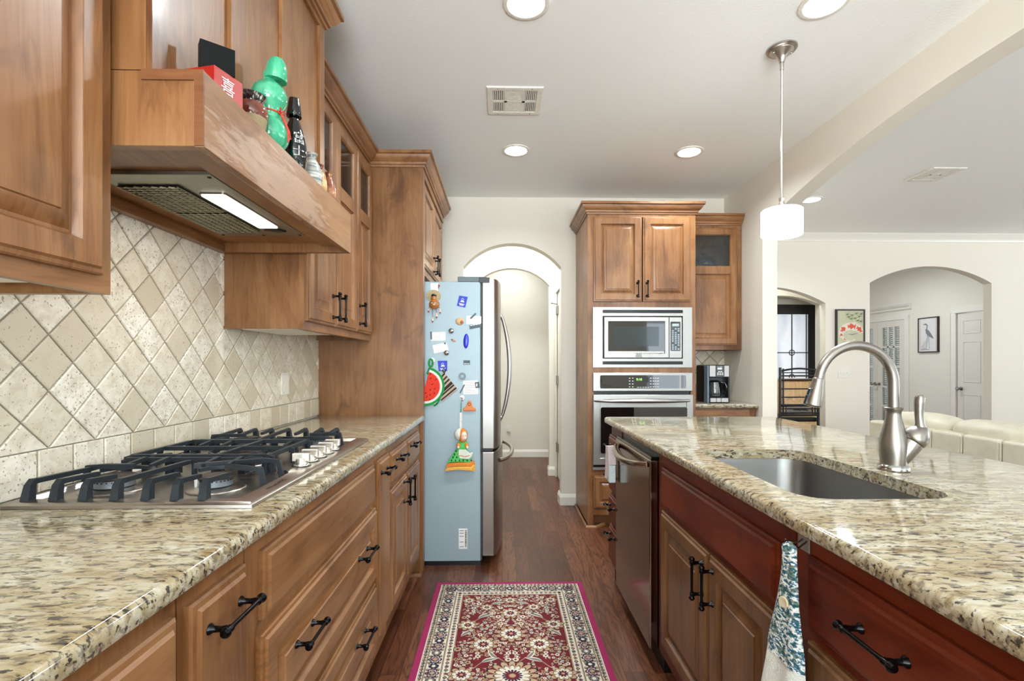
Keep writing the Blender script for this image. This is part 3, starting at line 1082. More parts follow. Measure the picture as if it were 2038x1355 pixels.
hd = thing('range_hood', (-.86, 1.48, 1.695), 'wood-clad range hood with a lit steel underside above the gas cooktop', 'hood')
HB, HT = 1.694, 1.847
m = MB()
m.box(-.617, 1.003, HB, -.597, 1.962, HT)
m.build('valance', wood_worn, hd, bevel=.0015)
MB().box(LX + .006, 1.003, HB + .002, -.617, 1.025, HT).build('end_board', wood_v, hd, bevel=.0015)
MB().box(LX + .006, 1.94, HB, -.617, 1.962, HT).build('end_board', wood_v, hd, bevel=.0015)
MB().box(LX + .006, 1.025, HB, LX + .04, 1.94, HB + .05).build('back_cleat', wood_y, hd, smooth=0)
MB().box(-.72, .9995, HT - .020, -.6155, 1.0028, HT + .001).box(-.6155, .9995, HB + .002, -.597, 1.0028, HT + .001).build('edge_banding', wood('banding_maple', sr(84, 48, 24), sr(112, 68, 38), sr(134, 88, 52), 'x'), hd, smooth=0)
MB().box(LX + .006, 1.025, HT - .018, -.617, 1.94, HT - .001).build('shelf_board', wood_y, hd, smooth=0)
m = MB()
m.box(-1.09, 1.03, HB + .035, -.70, 1.935, HB + .055)
m.box(-.70, 1.03, HB + .022, -.622, 1.935, HB + .05)
m.build('soffit_board', wood_y, hd, smooth=0)
olive = plain('hood_liner_steel', sr(146, 144, 130), .35, .75, grain=.03)
ln = MB().box(-1.0, 1.215, HB + .024, -.708, 1.79, HB + .035).build('hood_liner', olive, hd, bevel=.002)
mesh_m = plain('mesh_filter', sr(168, 158, 124), .35, .85, grain=.03)
for ya, yb in ((1.285, 1.49), (1.512, 1.715)):
    f = MB().box(-.985, ya, HB + .0195, -.832, yb, HB + .0225).build('grease_filter', black_metal, ln, smooth=0)
    g = MB()
    n1 = 12
    for i in range(n1 + 1):
        yy = ya + (yb - ya) * i / n1
        g.tube([(-.985 + .153 * j / 14, yy + .006 * (j % 2), HB + .0185) for j in range(15)], .0022, 4)
    for i in range(8):
        xx = -.985 + .153 * i / 7
        g.tube([(xx, ya, HB + .0185), (xx, yb, HB + .0185)], .0014, 4)
    g.build('mesh', mesh_m, f, smooth=0)
MB().prism(rrect(-.812, 1.345, -.748, 1.668, .008), HB + .018, HB + .026, lambda a, b, c: Vector((a, b, c))).build('light_lens', hood_glow, ln, smooth=0)
MB().prism(rrect(-.816, 1.341, -.744, 1.672, .01), HB + .021, HB + .0245, lambda a, b, c: Vector((a, b, c))).build('light_bezel', steel_y, ln, smooth=0)
MB().prism([(-.80, 1.69), (-.76, 1.695), (-.745, 1.72), (-.765, 1.725), (-.79, 1.712), (-.81, 1.70)], HB + .019, HB + .026, lambda a, b, c: Vector((a, b, c))).build('switch', black_plastic, ln, smooth=0)
m = MB()
for x, y in ((-.99, 1.23), (-.99, 1.775), (-.72, 1.775), (-.72, 1.23), (-.99, 1.5), (-.85, 1.78)):
    m.lathe([(1e-6, 0), (.005, .002), (.005, .004)], Matrix.Translation((x, y, HB + .0205)), 10)
m.build('screw', black_metal, ln)
lamp('hood_lamp', 'AREA', (-.78, 1.505, HB + .014), (0, 0, 0), 1.3, (1, .98, .94), shape='RECTANGLE', size=.055, size_y=.3)

hc = thing('upper_cabinet', (-.9, 1.48, HT), 'tall flat-panelled maple cabinet standing on the range hood behind the gourd bottles', 'cabinet')
MB().box(LX + .006, 1.003, HT + .001, -.712, 1.962, CZ - .012).build('carcass', wood_v, hc, smooth=0)
m = MB()
PH = FX(-.712)
m.prism(rect(1.003, HT + .001, 1.05, 2.70), 0, .012, PH).prism(rect(1.915, HT + .001, 1.962, 2.70), 0, .012, PH)
m.prism(rect(1.292, HT + .001, 1.350, 2.70), 0, .012, PH).prism(rect(1.588, HT + .001, 1.662, 2.70), 0, .012, PH)
for a, b in ((1.05, 1.292), (1.35, 1.588), (1.662, 1.915)):
    m.prism(rect(a, 2.56, b, 2.70), 0, .012, PH)
m.build('face_frame', wood_v, hc, bevel=.002)
MB().sweep([(-.70, 1.002), (-.70, 1.963), (LX + .01, 1.963)], CROWN, CZ - .165, 1).build('crown_moulding', wood_y, hc)
MB().box(LX + .01, 1.003, CZ - .082, -.66, 1.962, CZ - .001).build('crown_fascia', wood_y, hc, smooth=0)

gc = thing('glass_front_cabinet', (-.95, 2.49, 1.395), 'maple wall cabinet with three glass-topped doors between the hood and the refrigerator panel', 'cabinet')
m = MB()
GX = -.791
m.box(LX + .006, 1.987, 1.40, GX - .02, 2.005, 2.46).box(LX + .006, 2.965, 1.40, GX - .02, 2.983, 2.46)
m.box(LX + .006, 2.005, 1.425, GX - .02, 2.965, 1.443).box(LX + .006, 2.005, 2.445, GX - .02, 2.965, 2.46)
m.box(LX + .006, 2.005, 1.443, LX + .02, 2.965, 2.445).box(LX + .02, 2.005, 2.06, GX - .02, 2.965, 2.078)
m.box(LX + .02, 2.640, 1.443, GX - .021, 2.660, 2.445)
m.build('carcass', wood_v, gc, smooth=0)
m = MB()
PG = FX(GX)
m.prism(rect(1.987, 1.397, 2.02, 2.46), -.02, 0, PG).prism(rect(2.95, 1.397, 2.983, 2.46), -.02, 0, PG)
m.prism(rect(2.02, 1.397, 2.95, 1.443), -.02, 0, PG).prism(rect(2.02, 2.40, 2.95, 2.46), -.02, 0, PG).prism(rect(2.63, 1.443, 2.67, 2.40), -.02, 0, PG)
m.build('face_frame', wood_v, gc, smooth=0)
glass_front(PG, 1.992, 1.432, 2.318, 2.41, 2.075, gc, 'door', wood_v, [(2.268, 1.52, True)])
glass_front(PG, 2.324, 1.432, 2.648, 2.41, 2.075, gc, 'door', wood_v, [(2.352, 1.52, True)])
glass_front(PG, 2.656, 1.432, 2.955, 2.41, 2.075, gc, 'door', wood_v, [(2.690, 1.525, True)])
MB().sweep([(GX, 1.987), (GX, 2.939)], CROWN, 2.447, 1).build('crown_moulding', wood_y, gc)
l = MB().box(-1.06, 2.03, 1.399, -.835, 2.42, 1.424).build('under_cabinet_light', white_plastic, bevel=.004)
tag(l, 'white under-cabinet light fixture below the glass-front wall cabinet', 'light')
o = thing('outlet', (LX + .012, 2.53, 1.16), 'white wall outlet plate on the left tiled backsplash', 'outlet')
MB().prism(rrect(2.49, 1.105, 2.571, 1.215, .006), .0105, .016, FX(LX)).build('plate', white_plastic, o, bevel=.001)
m = MB()
for z in (1.135, 1.185):
    m.prism(rrect(2.512, z - .017, 2.549, z + .017, .008), .016, .018, FX(LX))
m.build('receptacle', trim_paint, o, smooth=0)

tp = MB().box(LX + .006, 2.999, 0, -.503, 3.020, 2.46).box(-.503, 2.998, 0, -.478, 3.050, 2.46).build('refrigerator_end_panel', wood_v, smooth=0)
tag(tp, 'tall maple end panel between the granite countertop and the refrigerator', 'panel')
of = thing('upper_cabinet', (-.8, 3.5, 1.82), 'maple two-door wall cabinet above the refrigerator', 'cabinet')
MB().box(LX + .006, 3.052, 1.87, -.505, 4.03, 2.46).build('carcass', wood_v, of, smooth=0)
m = MB()
PO = FX(-.505)
m.prism(rect(3.052, 1.83, 4.03, 1.87), -.02, .004, PO).prism(rect(3.052, 2.37, 4.03, 2.40), 0, .004, PO).prism(rect(3.052, 2.40, 4.03, 2.50), 0, .0265, PO)
m.build('face_frame', wood_y, of, smooth=0)
front(PO, 3.065, 1.875, 3.535, 2.395, RAISED, of, 'door', wood_v, [(3.49, 1.955, True)])
front(PO, 3.545, 1.875, 4.02, 2.395, RAISED, of, 'door', wood_v, [(3.59, 1.955, True)])
MB().sweep([(GX, 2.9975), (-.4775, 2.9975), (-.4775, 4.04)], CROWN, 2.445, 1).build('crown_moulding', wood_y, of)

# ================================================================ DECORATION ON THE HOOD
SZ = HT
A, B, C = Vector((-.631, 1.097, 0)), Vector((-.608, 1.172, 0)), Vector((-.704, 1.113, 0))
D = B + C - A
lv = lambda p, z: (p.x, p.y, z)
m = MB().add([lv(p, SZ) for p in (A, B, D, C)] + [lv(p, 1.916) for p in (A, B, D, C)], [(0, 1, 2, 3), (4, 5, 6, 7), (0, 1, 5, 4), (1, 2, 6, 5), (2, 3, 7, 6), (3, 0, 4, 7)])
rb = m.build('lacquer_box', red_ink, bevel=.0015)
tag(rb, 'red lacquer box with a white emblem at the near end of the hood shelf', 'box')
m = MB()
ub = (B - A).normalized()
nb = Vector((ub.y, -ub.x, 0))
mid = (A + B) / 2
text(m, '\u559c', .04, lambda a, b, c: mid + ub * (a - .004) + Vector((0, 0, 1.882 + b)) + nb * (.0005 + c))
m.build('emblem', paper, rb, smooth=0)
E0, E1 = Vector((-.666, 1.103, 0)), Vector((-.612, 1.146, 0))
dn = Vector((-(E1 - E0).y, (E1 - E0).x, 0)).normalized() * .03
q = [E0, E1, E1 + dn, E0 + dn]
matte_black = plain('matte_black', sr(6, 8, 9), .5, Specular_IOR_Level=.15)
bb = MB().add([lv(p, 1.9165) for p in q] + [lv(p, 1.978) for p in q], [(0, 1, 2, 3), (4, 5, 6, 7), (0, 1, 5, 4), (1, 2, 6, 5), (2, 3, 7, 6), (3, 0, 4, 7)]).build('lacquer_box', matte_black, bevel=.001)
tag(bb, 'small black box standing on top of the red lacquer box', 'box')


def glaze(name, stops, rough=.1, scale=(6, 6, 3), z=None):
    m = NT(name)
    n = m.noise(m.map(scale), 3.0, 4, .6, .8)
    m.p(Base_Color=m.ramp(n, stops), Roughness=rough, Coat_Weight=.5, Coat_Roughness=.05)
    return m.mat


jar_brown = glaze('brown_glaze', [(.35, sr(92, 42, 30)), (.55, sr(128, 66, 46)), (.7, sr(150, 120, 70))])
jar_rim = glaze('dark_white_glaze', [(.4, sr(28, 26, 28)), (.55, sr(60, 56, 54)), (.68, sr(210, 205, 190))], scale=(30, 30, 12))
raw_clay = plain('unglazed_clay', sr(150, 134, 100), .8)
T = Matrix.Translation((-.648, 1.29, SZ))
jr = thing('jar', (-.648, 1.29, SZ), 'squat brown glazed jar with a dark frilled rim beside the red box', 'jar')
T = T @ Matrix.Diagonal((1, 1, .82, 1))
MB().lathe([(.024, 0), (.028, .004), (.034, .03), (.0375, .055)], T).build('base', raw_clay, jr)
MB().lathe([(.0375, .0545), (.0395, .065), (.039, .082), (.033, .098), (.026, .104)], T).build('body', jar_brown, jr)
MB().lathe([(.025, .103), (.026, .108), (.034, .120), (.036, .126), (.033, .127), (.024, .112), (.022, .08)], T).build('rim', jar_rim, jr)
green = glaze('celadon_green_glaze', [(.3, sr(40, 142, 104)), (.5, sr(66, 172, 130)), (.64, sr(96, 188, 146)), (.74, sr(160, 160, 84))])
T = Matrix.Translation((-.650, 1.392, SZ))
gb = thing('gourd_bottle', (-.650, 1.392, SZ), 'green gourd-shaped bottle with a cup lid and red cord on the hood shelf', 'bottle')


def sph(cz, r, z0, z1, n=9):
    return [(math.sqrt(max(0, r * r - (z0 + (z1 - z0) * i / n - cz) ** 2)), z0 + (z1 - z0) * i / n) for i in range(n + 1)]


MB().lathe([(.026, 0), (.030, .001)] + sph(.052, .0525, .011, .094) + sph(.154, .0475, .122, .193) + [(.019, .2), (.016, .206), (.016, .222)], T).build('body', green, gb)
MB().lathe([(.0285, .204), (.0295, .206), (.0275, .235), (.024, .252), (.016, .264), (1e-6, .268)], T @ Matrix.Translation((0, 0, -.002)) @ Matrix.Rotation(R(5), 4, 'Y')).build('cup_lid', green, gb)
m = MB()
cord = plain('red_cord', sr(200, 58, 36), .7)
m.tube([(-.650 + .0325 * math.cos(a), 1.392 + .0325 * math.sin(a), SZ + .108) for a in [2 * PI * i / 24 for i in range(24)]], .0028, 8, closed=True)
kx, ky = -.650 + .034 * math.cos(R(-20)), 1.392 + .034 * math.sin(R(-20))
m.ball((kx + .003, ky, SZ + .108), .006)
for s_ in (-1, 1):
    m.tube([(kx + .004, ky, SZ + .108), (kx + .009, ky + s_ * .010, SZ + .116), (kx + .010, ky + s_ * .014, SZ + .106), (kx + .004, ky, SZ + .106)], .0022, 6)
    m.tube([(kx + .004, ky, SZ + .106), (kx + .014, ky + .004 + s_ * .003, SZ + .085), (kx + .023, ky + .008 + s_ * .005, SZ + .06), (kx + .024, ky + .012 + s_ * .006, SZ + .035 + s_ * .006)], .0022, 6)
m.build('cord', cord, gb)
T = Matrix.Translation((-.645, 1.545, SZ))
bk = thing('sake_bottle', (-.645, 1.545, SZ), 'glossy black bottle with white lettering beside the green gourd bottle', 'bottle')
prof = [(.024, 0), (.028, .003), (.034, .025), (.0375, .055), (.0365, .085), (.031, .115), (.024, .14), (.018, .158), (.0145, .166), (.0145, .185)]
MB().lathe(prof, T).build('body', black_gloss, bk)
MB().lathe([(.0215, .176), (.0225, .178), (.021, .195), (.0185, .215), (.0155, .232), (1e-6, .234)], T).build('cap', black_gloss, bk)


def prad(h):
    for (r0, h0), (r1, h1) in zip(prof, prof[1:]):
        if h0 <= h <= h1:
            return r0 + (r1 - r0) * (h - h0) / max(1e-6, h1 - h0)
    return .02


def on_bottle(ang, h):
    def f(a, b, c):
        hh = h + b
        r = prad(hh) + .0006 + c
        q_ = ang + a / .036
        return Vector((-.645 + r * math.cos(q_), 1.545 + r * math.sin(q_), SZ + hh))
    return f


m = MB()
text(m, '\u5bcc', .040, on_bottle(R(-42), .100))
text(m, '\u58eb', .036, on_bottle(R(-46), .058))
for i in range(7):
    text(m, 'MT. FUJI'[i], .012, on_bottle(R(4 + i * .6), .115 - i * .0135))
m.build('lettering', paper, bk, smooth=0)
gv = glaze('grey_white_glaze', [(.4, sr(120, 124, 122)), (.52, sr(176, 178, 172)), (.62, sr(214, 210, 198))], .3, (4, 4, 40))
tv = glaze('tan_glaze', [(.35, sr(150, 110, 66)), (.55, sr(196, 160, 104)), (.7, sr(214, 190, 140))], .25, (6, 6, 12))
bv = glaze('rust_glaze', [(.35, sr(110, 58, 36)), (.55, sr(150, 88, 58)), (.7, sr(186, 150, 104))], .3, (6, 6, 18))
for (x, y, mt, rim, h, r, lab) in ((-.647, 1.690, gv, gv, .124, .034, 'grey and white striped vase beside the black bottle on the hood shelf'),
                                   (-.652, 1.775, tv, jar_brown, .120, .027, 'tan vase with a brown rim, behind the grey striped vase'),
                                   (-.655, 1.885, bv, jar_brown, .134, .026, 'small rust-brown ribbed vase at the far end of the hood shelf')):
    T = Matrix.Translation((x, y, SZ))
    v = thing('vase', (x, y, SZ), lab, 'vase')
    rib = [(r * (.62 + .38 * math.sin(PI * (.12 + .8 * i / 12))) + (.0008 if i % 2 else 0), h * .72 * i / 12) for i in range(13)]
    MB().lathe([(r * .7, 0)] + rib[1:] + [(r * .52, h * .80), (r * .42, h * .86)], T).build('body', mt, v)
    MB().lathe([(r * .42, h * .855), (r * .43, h * .92), (r * .56, h * .985), (r * .6, h), (r * .5, h), (r * .36, h * .9)], T).build('rim', rim, v)

# ================================================================ REFRIGERATOR
fg = thing('refrigerator', (-.6, 3.54, 0), 'stainless refrigerator with a grey side covered in magnets and crocheted hangings', 'refrigerator')
FYS = 3.088
MB().box(-1.06, FYS, .03, -.137, 4.0, 1.772).build('cabinet_body', fridge_grey, fg, bevel=.006)
MB().box(-1.04, FYS + .015, 0, -.137, 3.99, .03).build('toe_grille', black_plastic, fg, smooth=0)
MB().box(-.28, FYS + .01, 1.773, -.10, 3.98, 1.806).build('hinge_cover', plain('hinge_cover_grey', sr(98, 110, 114), .5), fg, bevel=.004)


def curved_door(z0, z1, y0, y1, xb, xe, xm):
    n = 14
    pts = [(xb, y0), (xb, y1)] + [(xe + (xm - xe) * math.sin(PI * i / n) ** .6, y1 - (y1 - y0) * i / n) for i in range(n + 1)]
    return MB().prism(pts, z0, z1, lambda a, b, c: Vector((a, b, c)))


for (z0, z1, y0, y1, nm) in ((.728, 1.792, FYS, 3.542, 'door'), (.728, 1.792, 3.546, 4.0, 'door'), (.06, .712, FYS, 4.0, 'freezer_drawer')):
    dd = curved_door(z0, z1, y0, y1, -.127, -.052, -.012 if nm == 'door' else 0.0).build(nm, steel_z, fg, bevel=.006, smooth=35)
    h = MB()
    if nm == 'door':
        s_ = 1 if y0 < 3.3 else -1
        yy = 3.495 if s_ > 0 else 3.59
        zs = [.86 + .76 * i / 16 for i in range(17)]
        h.tube([(-.018 + .068 * math.sin(PI * i / 16) ** .7, yy, z) for i, z in enumerate(zs)], [.009 + .006 * math.sin(PI * i / 16) for i in range(17)], 12)
        h.tube([(-.035, yy, .885), (-.005, yy, .885)], .011, 12).tube([(-.035, yy, 1.595), (-.005, yy, 1.595)], .011, 12)
    else:
        h.tube([(-.02 + .088 * math.sin(PI * i / 16) ** .55, 3.15 + .78 * i / 16, .648) for i in range(17)], .014, 12)
    h.build('handle', steel_y if nm != 'door' else steel_z, dd)
MB().box(-.137, FYS + .008, .035, -.127, 3.99, 1.77).build('door_gasket', plain('gasket_grey', sr(62, 66, 70), .6), fg, smooth=0)
m = MB().box(-.137, FYS - .001, .712, -.06, 3.99, .728).box(-.145, FYS - .003, 1.765, -.08, FYS + .06, 1.798)
m.build('hinge', black_plastic, fg, bevel=.002)
st = MB().prism(rect(-.272, .109, -.219, .235), 0, .0008, FY(FYS)).build('rating_sticker', paper, fg, smooth=0)
m = MB()
random.seed(3)
zz = .119
while zz < .226:
    t_ = random.uniform(.0012, .006)
    m.prism(rect(-.233, zz, -.223, zz + t_), .0008, .0011, FY(FYS))
    zz += t_ + random.uniform(.0012, .003)
for z in (.12, .15, .185, .205, .22):
    m.prism(rect(-.267, z, -.241, z + .003), .0008, .0011, FY(FYS))
m.build('barcode', dark_ink, st, smooth=0)

# things on the refrigerator's side
PS = FY(FYS)


def flat(name, poly, mat, label, cat, d=.0015, d0=.0003, group=None):
    o_ = MB().prism(poly, d0, d0 + d, PS).build(name, mat, smooth=0)
    return tag(o_, label, cat, group)


def lines(o_, poly, n, frac=.8, mat=ink, d=.0019, nm='writing'):
    """short printed lines inside a four-cornered paper"""
    p = [Vector(c_) for c_ in poly]
    m_ = MB()
    for i in range(n):
        v0 = .12 + .76 * i / max(1, n - 1)
        u1 = .1 + frac * random.uniform(.5, 1)
        g_ = lambda u_, v_: tuple(p[3].lerp(p[2], u_).lerp(p[0].lerp(p[1], u_), 1 - v_))
        hgt = .018
        m_.prism([g_(.1, v0 + hgt), g_(u1, v0 + hgt), g_(u1, v0 - hgt), g_(.1, v0 - hgt)], d, d + .0003, PS)
    m_.build(nm, mat, o_, smooth=0)


mag_dark = plain('dark_grey_magnet', sr(74, 88, 96), .5)
P_ = [(-.447, 1.762), (-.400, 1.762), (-.400, 1.713), (-.445, 1.715)]
lines(flat('note', P_, paper, 'small white note at the top left corner of the refrigerator side', 'note'), P_, 4)
o = MB().ball(PS(-.394, 1.747, .006), .006).tube([PS(-.394, 1.747, .004), PS(-.398, 1.728, .004)], .003, 6).build('magnet', red_ink)
tag(o, 'tiny red magnet beside the note at the refrigerator top', 'magnet')
for i, (P_, lab) in enumerate((([(-.284, 1.622), (-.232, 1.610), (-.216, 1.677), (-.269, 1.685)], 'square blue printed magnet near the top of the refrigerator side'),
                               ([(-.397, 1.214), (-.344, 1.216), (-.343, 1.280), (-.403, 1.279)], 'square blue printed magnet above the striped potholder'))):
    o = flat('magnet', P_, blue_print, lab, 'magnet', .002)
    p = [Vector(c_) for c_ in P_]
    cx, cz = sum(v.x for v in p) / 4, sum(v.y for v in p) / 4
    ux = (p[1] - p[0]).normalized()
    uz = Vector((-ux.y, ux.x))
    PM = lambda a, b, c_, cx=cx, cz=cz, ux=ux, uz=uz: PS(cx + ux.x * a + uz.x * b, cz + ux.y * a + uz.y * b, c_)
    m = MB()
    m.tube([PM(.007 * math.cos(q_ * PI / 8), .012 + .006 * math.sin(q_ * PI / 8), .0026) for q_ in range(16)], .0012, 5, closed=True)
    m.prism([(-.012, -.004), (.014, -.004), (.010, .004), (-.008, .004)], .0023, .0027, PM)
    for k_ in range(3):
        m.prism(rect(-.018 + .003 * k_, -.016 - .005 * k_, .018 - .003 * k_, -.0135 - .005 * k_), .0023, .0027, PM)
    m.build('print', paper, o, smooth=0)
P_ = [(-.226, 1.507), (-.132, 1.506), (-.132, 1.556), (-.224, 1.560)]
lines(flat('receipt', P_, paper, 'white receipt held by two dark magnets at the right of the refrigerator side', 'paper'), P_, 5)
flat('magnet', [(-.203, 1.546), (-.196, 1.538), (-.162, 1.570), (-.169, 1.578)], mag_dark, 'slanted dark bar magnet on the upper right receipt', 'magnet', .002, .0022)
o = flat('magnet', [(-.203, 1.476), (-.130, 1.490), (-.132, 1.512), (-.206, 1.499)], mag_dark, 'grey strip magnet with light print below the upper right receipt', 'magnet', .002, .0022)
m = MB()
for k_ in range(4):
    a = -.200 + .0165 * k_
    m.prism([(a, 1.4955 + .003 * k_), (a + .013, 1.4975 + .003 * k_), (a + .013, 1.5015 + .003 * k_), (a, 1.4995 + .003 * k_)], .0043, .0046, PS)
m.build('print', paper, o, smooth=0)
eg = plain('tan_egg_magnet', sr(206, 168, 122), .4)
o = thing('magnet', PS(-.265, 1.525, 0), 'tan egg-shaped magnet with a brown disc left of the receipt', 'magnet')
MB().ball(PS(-.265, 1.525, .004), (.027, .006, .0235)).build('body', eg, o)
MB().ball(PS(-.253, 1.520, .008), (.011, .004, .011)).build('disc', plain('brown_disc', sr(156, 96, 68), .5), o)
for x, z, lab in ((-.319, 1.465, 'round chrome dome magnet above the pink bird magnet'), (-.348, 1.329, 'round chrome dome magnet on the corner of the tilted card')):
    o = MB().lathe([(.017, 0), (.0165, .004), (.013, .009), (.007, .012), (1e-6, .013)], Matrix.Translation(PS(x, z, .002)) @ Matrix.Rotation(PI / 2, 4, 'X')).build('magnet', chrome)
    tag(o, lab, 'magnet')
o = thing('magnet', PS(-.304, 1.406, 0), 'small pinkish bird-shaped magnet left of the blue oval magnet', 'magnet')
MB().ball(PS(-.302, 1.404, .004), (.012, .004, .007), M=Matrix.Rotation(R(15), 4, 'Y')).build('body', plain('pink_tan', sr(190, 148, 128), .5), o)
MB().tube([PS(-.310, 1.409, .004), PS(-.320, 1.414, .004)], [.005, .001], 8).build('beak', plain('bird_brown', sr(120, 80, 66), .5), o)
o = MB().ball(PS(-.226, 1.402, .004), (.0168, .006, .046), M=Matrix.Rotation(R(3), 4, 'Y')).build('magnet', plain('glossy_blue', sr(34, 44, 190), .25))
tag(o, 'long glossy blue oval magnet on the refrigerator side', 'magnet')
P_ = [(-.446, 1.402), (-.354, 1.405), (-.355, 1.459), (-.437, 1.457)]
lines(flat('card', P_, paper, 'white card with a grey strip magnet on its left edge', 'card'), P_, 5)
flat('magnet', [(-.447, 1.412), (-.437, 1.411), (-.439, 1.461), (-.449, 1.461)], mag_dark, 'grey upright strip magnet at the left edge of the white card', 'magnet', .002, .0022)
P_ = [(-.425, 1.325), (-.335, 1.343), (-.347, 1.394), (-.435, 1.376)]
lines(flat('card', P_, paper, 'tilted white card under two small magnets below the straight card', 'card'), P_, 3, .5)
o = MB().lathe([(.006, 0), (.006, .004), (1e-6, .0045)], Matrix.Translation(PS(-.357, 1.388, .0022)) @ Matrix.Rotation(PI / 2, 4, 'X'), 14).build('magnet', mag_dark)
tag(o, 'tiny grey button magnet at the top of the tilted card', 'magnet')
o = flat('magnet', rect(-.243, 1.255, -.202, 1.282), mag_dark, 'small dark rectangular magnet above the grey ring magnet', 'magnet', .002)
MB().prism(rect(-.240, 1.259, -.224, 1.263), .0023, .0026, PS).prism(rect(-.221, 1.259, -.206, 1.263), .0023, .0026, PS).build('print', paper, o, smooth=0)
o = MB().lathe([(.010, 0), (.023, 0), (.023, .005), (.010, .005), (.010, 0)], Matrix.Translation(PS(-.25, 1.183, .001)) @ Matrix.Rotation(PI / 2, 4, 'X')).build('magnet', plain('ring_grey', sr(112, 126, 132), .4))
tag(o, 'grey ring magnet above the square paper', 'magnet')
P_ = [(-.243, 1.070), (-.150, 1.072), (-.155, 1.159), (-.246, 1.154)]
lines(flat('paper', P_, paper, 'square white paper with handwriting, right of the slanted bar magnet', 'paper'), P_, 7)
o = flat('magnet', [(-.167, 1.109), (-.140, 1.111), (-.146, 1.148), (-.172, 1.145)], mag_dark, 'dark rectangular magnet on the right edge of the square paper', 'magnet', .002, .0022)
MB().prism(rect(-.164, 1.120, -.156, 1.138), .0043, .0046, PS).build('print', paper, o, smooth=0)
flat('magnet', [(-.268, 1.080), (-.261, 1.076), (-.233, 1.128), (-.240, 1.133)], mag_dark, 'dark slanted bar magnet left of the square paper', 'magnet', .003)
for x, z, lab in ((-.436, 1.283, 'white disc hook carrying the crocheted watermelon potholders'), (-.252, 1.050, 'white disc hook carrying the crocheted doll')):
    o = thing('magnetic_hook', PS(x, z, 0), lab, 'hook')
    T = Matrix.Translation(PS(x, z, .001)) @ Matrix.Rotation(PI / 2, 4, 'X')
    MB().lathe([(.015, 0), (.015, .003), (.011, .005), (1e-6, .005)], T).build('disc', paper, o)
    MB().lathe([(.008, .005), (.007, .011), (1e-6, .013)], T, 16).tube([PS(x, z, .012), PS(x, z - .012, .014), PS(x, z - .020, .018), PS(x + .006, z - .020, .026), PS(x + .008, z - .014, .03)], .0022, 8).build('hook', chrome, o)
# crocheted watermelon slices
yarn = lambda n_, c_: (lambda m_: (m_.p(Base_Color=m_.ramp(m_.noise(m_.obj(), 240, 2), [(.35, tuple(x * .75 for x in c_[:3]) + (1,)), (.65, c_)]), Roughness=.9), m_.bump(m_.noise(m_.obj(), 260, 2), .6, .003), m_.mat)[-1])(NT(n_))
y_green, y_white, y_red, y_yellow = yarn('green_yarn', sr(24, 150, 66)), yarn('white_yarn', sr(236, 236, 226)), yarn('red_yarn', sr(232, 62, 40)), yarn('yellow_yarn', sr(240, 230, 120))
y_black, y_brown, y_cream, y_orange = yarn('black_yarn', sr(24, 22, 20)), yarn('dark_brown_yarn', sr(58, 40, 34)), yarn('cream_yarn', sr(196, 176, 158)), yarn('orange_yarn', sr(232, 138, 52))
y_lime = yarn('lime_yarn', sr(86, 206, 104))


def melon(top_, bot_, bulge, d0, flesh, nm, lab, seeds):
    a, b = Vector(top_), Vector(bot_)
    ax = b - a
    nr = Vector((-ax.y, ax.x)).normalized()
    if nr.x < 0:
        nr = -nr

    def half(s_, off):
        n_ = 22
        pts = []
        for i in range(n_ + 1):
            t_ = -1 + 2 * i / n_
            p_ = a.lerp(b, .5) + ax * (.5 * s_ * math.sin(t_ * PI / 2)) + nr * (bulge * s_ * math.cos(t_ * PI / 2) + off)
            pts.append((p_.x, p_.y))
        return pts
    o_ = thing(nm, PS(a.x, a.y, d0), lab, 'potholder')
    MB().prism(half(1.0, 0), d0, d0 + .008, PS).build('rind', y_green, o_, bevel=.002)
    MB().prism(half(.88, .001), d0 + .0005, d0 + .0092, PS).build('pith', y_white, o_, bevel=.002)
    MB().prism(half(.76, .001), d0 + .001, d0 + .0102, PS).build('flesh', flesh, o_, bevel=.002)
    m_ = MB()
    for u_, v_ in seeds:
        p_ = a.lerp(b, u_) + nr * (bulge * v_)
        r_ = random.uniform(-.6, .6)
        q_ = Vector((math.cos(r_ + 1), math.sin(r_ + 1))) * .006
        m_.tube([PS(p_.x - q_.x, p_.y - q_.y, d0 + .0105), PS(p_.x + q_.x, p_.y + q_.y, d0 + .0105)], [.0016, .0028], 6)
    m_.build('seeds', y_black, o_)
    return o_


def loop(o_, pts, r, mt, nm='hanging_loop'):
    MB().tube(pts, r, 8).build(nm, mt, o_)


o = melon((-.470, 1.205), (-.425, .995), .062, .004, y_yellow, 'crocheted_potholder', 'yellow and green crocheted potholder hanging behind the red watermelon slice', [(.93, .35), (.8, .6)])
loop(o, [PS(-.470, 1.20, .008), PS(-.460, 1.222, .008), PS(-.452, 1.238, .0085)], .0035, y_green)
o = melon((-.447, 1.238), (-.506, 1.004), .118, .016, y_red, 'crocheted_potholder', 'red crocheted watermelon slice potholder hanging on the refrigerator side', [(.16, .12), (.27, .18), (.27, .45), (.40, .33), (.50, .52), (.55, .30), (.66, .10), (.68, .36), (.75, .22), (.86, .14), (.80, .40), (.62, .55)])
loop(o, [PS(-.443 + .012 * math.cos(a), 1.266 + .024 * math.sin(a), .019) for a in [-PI / 2 + 2 * PI * i / 14 for i in range(15)]], .0055, y_green)
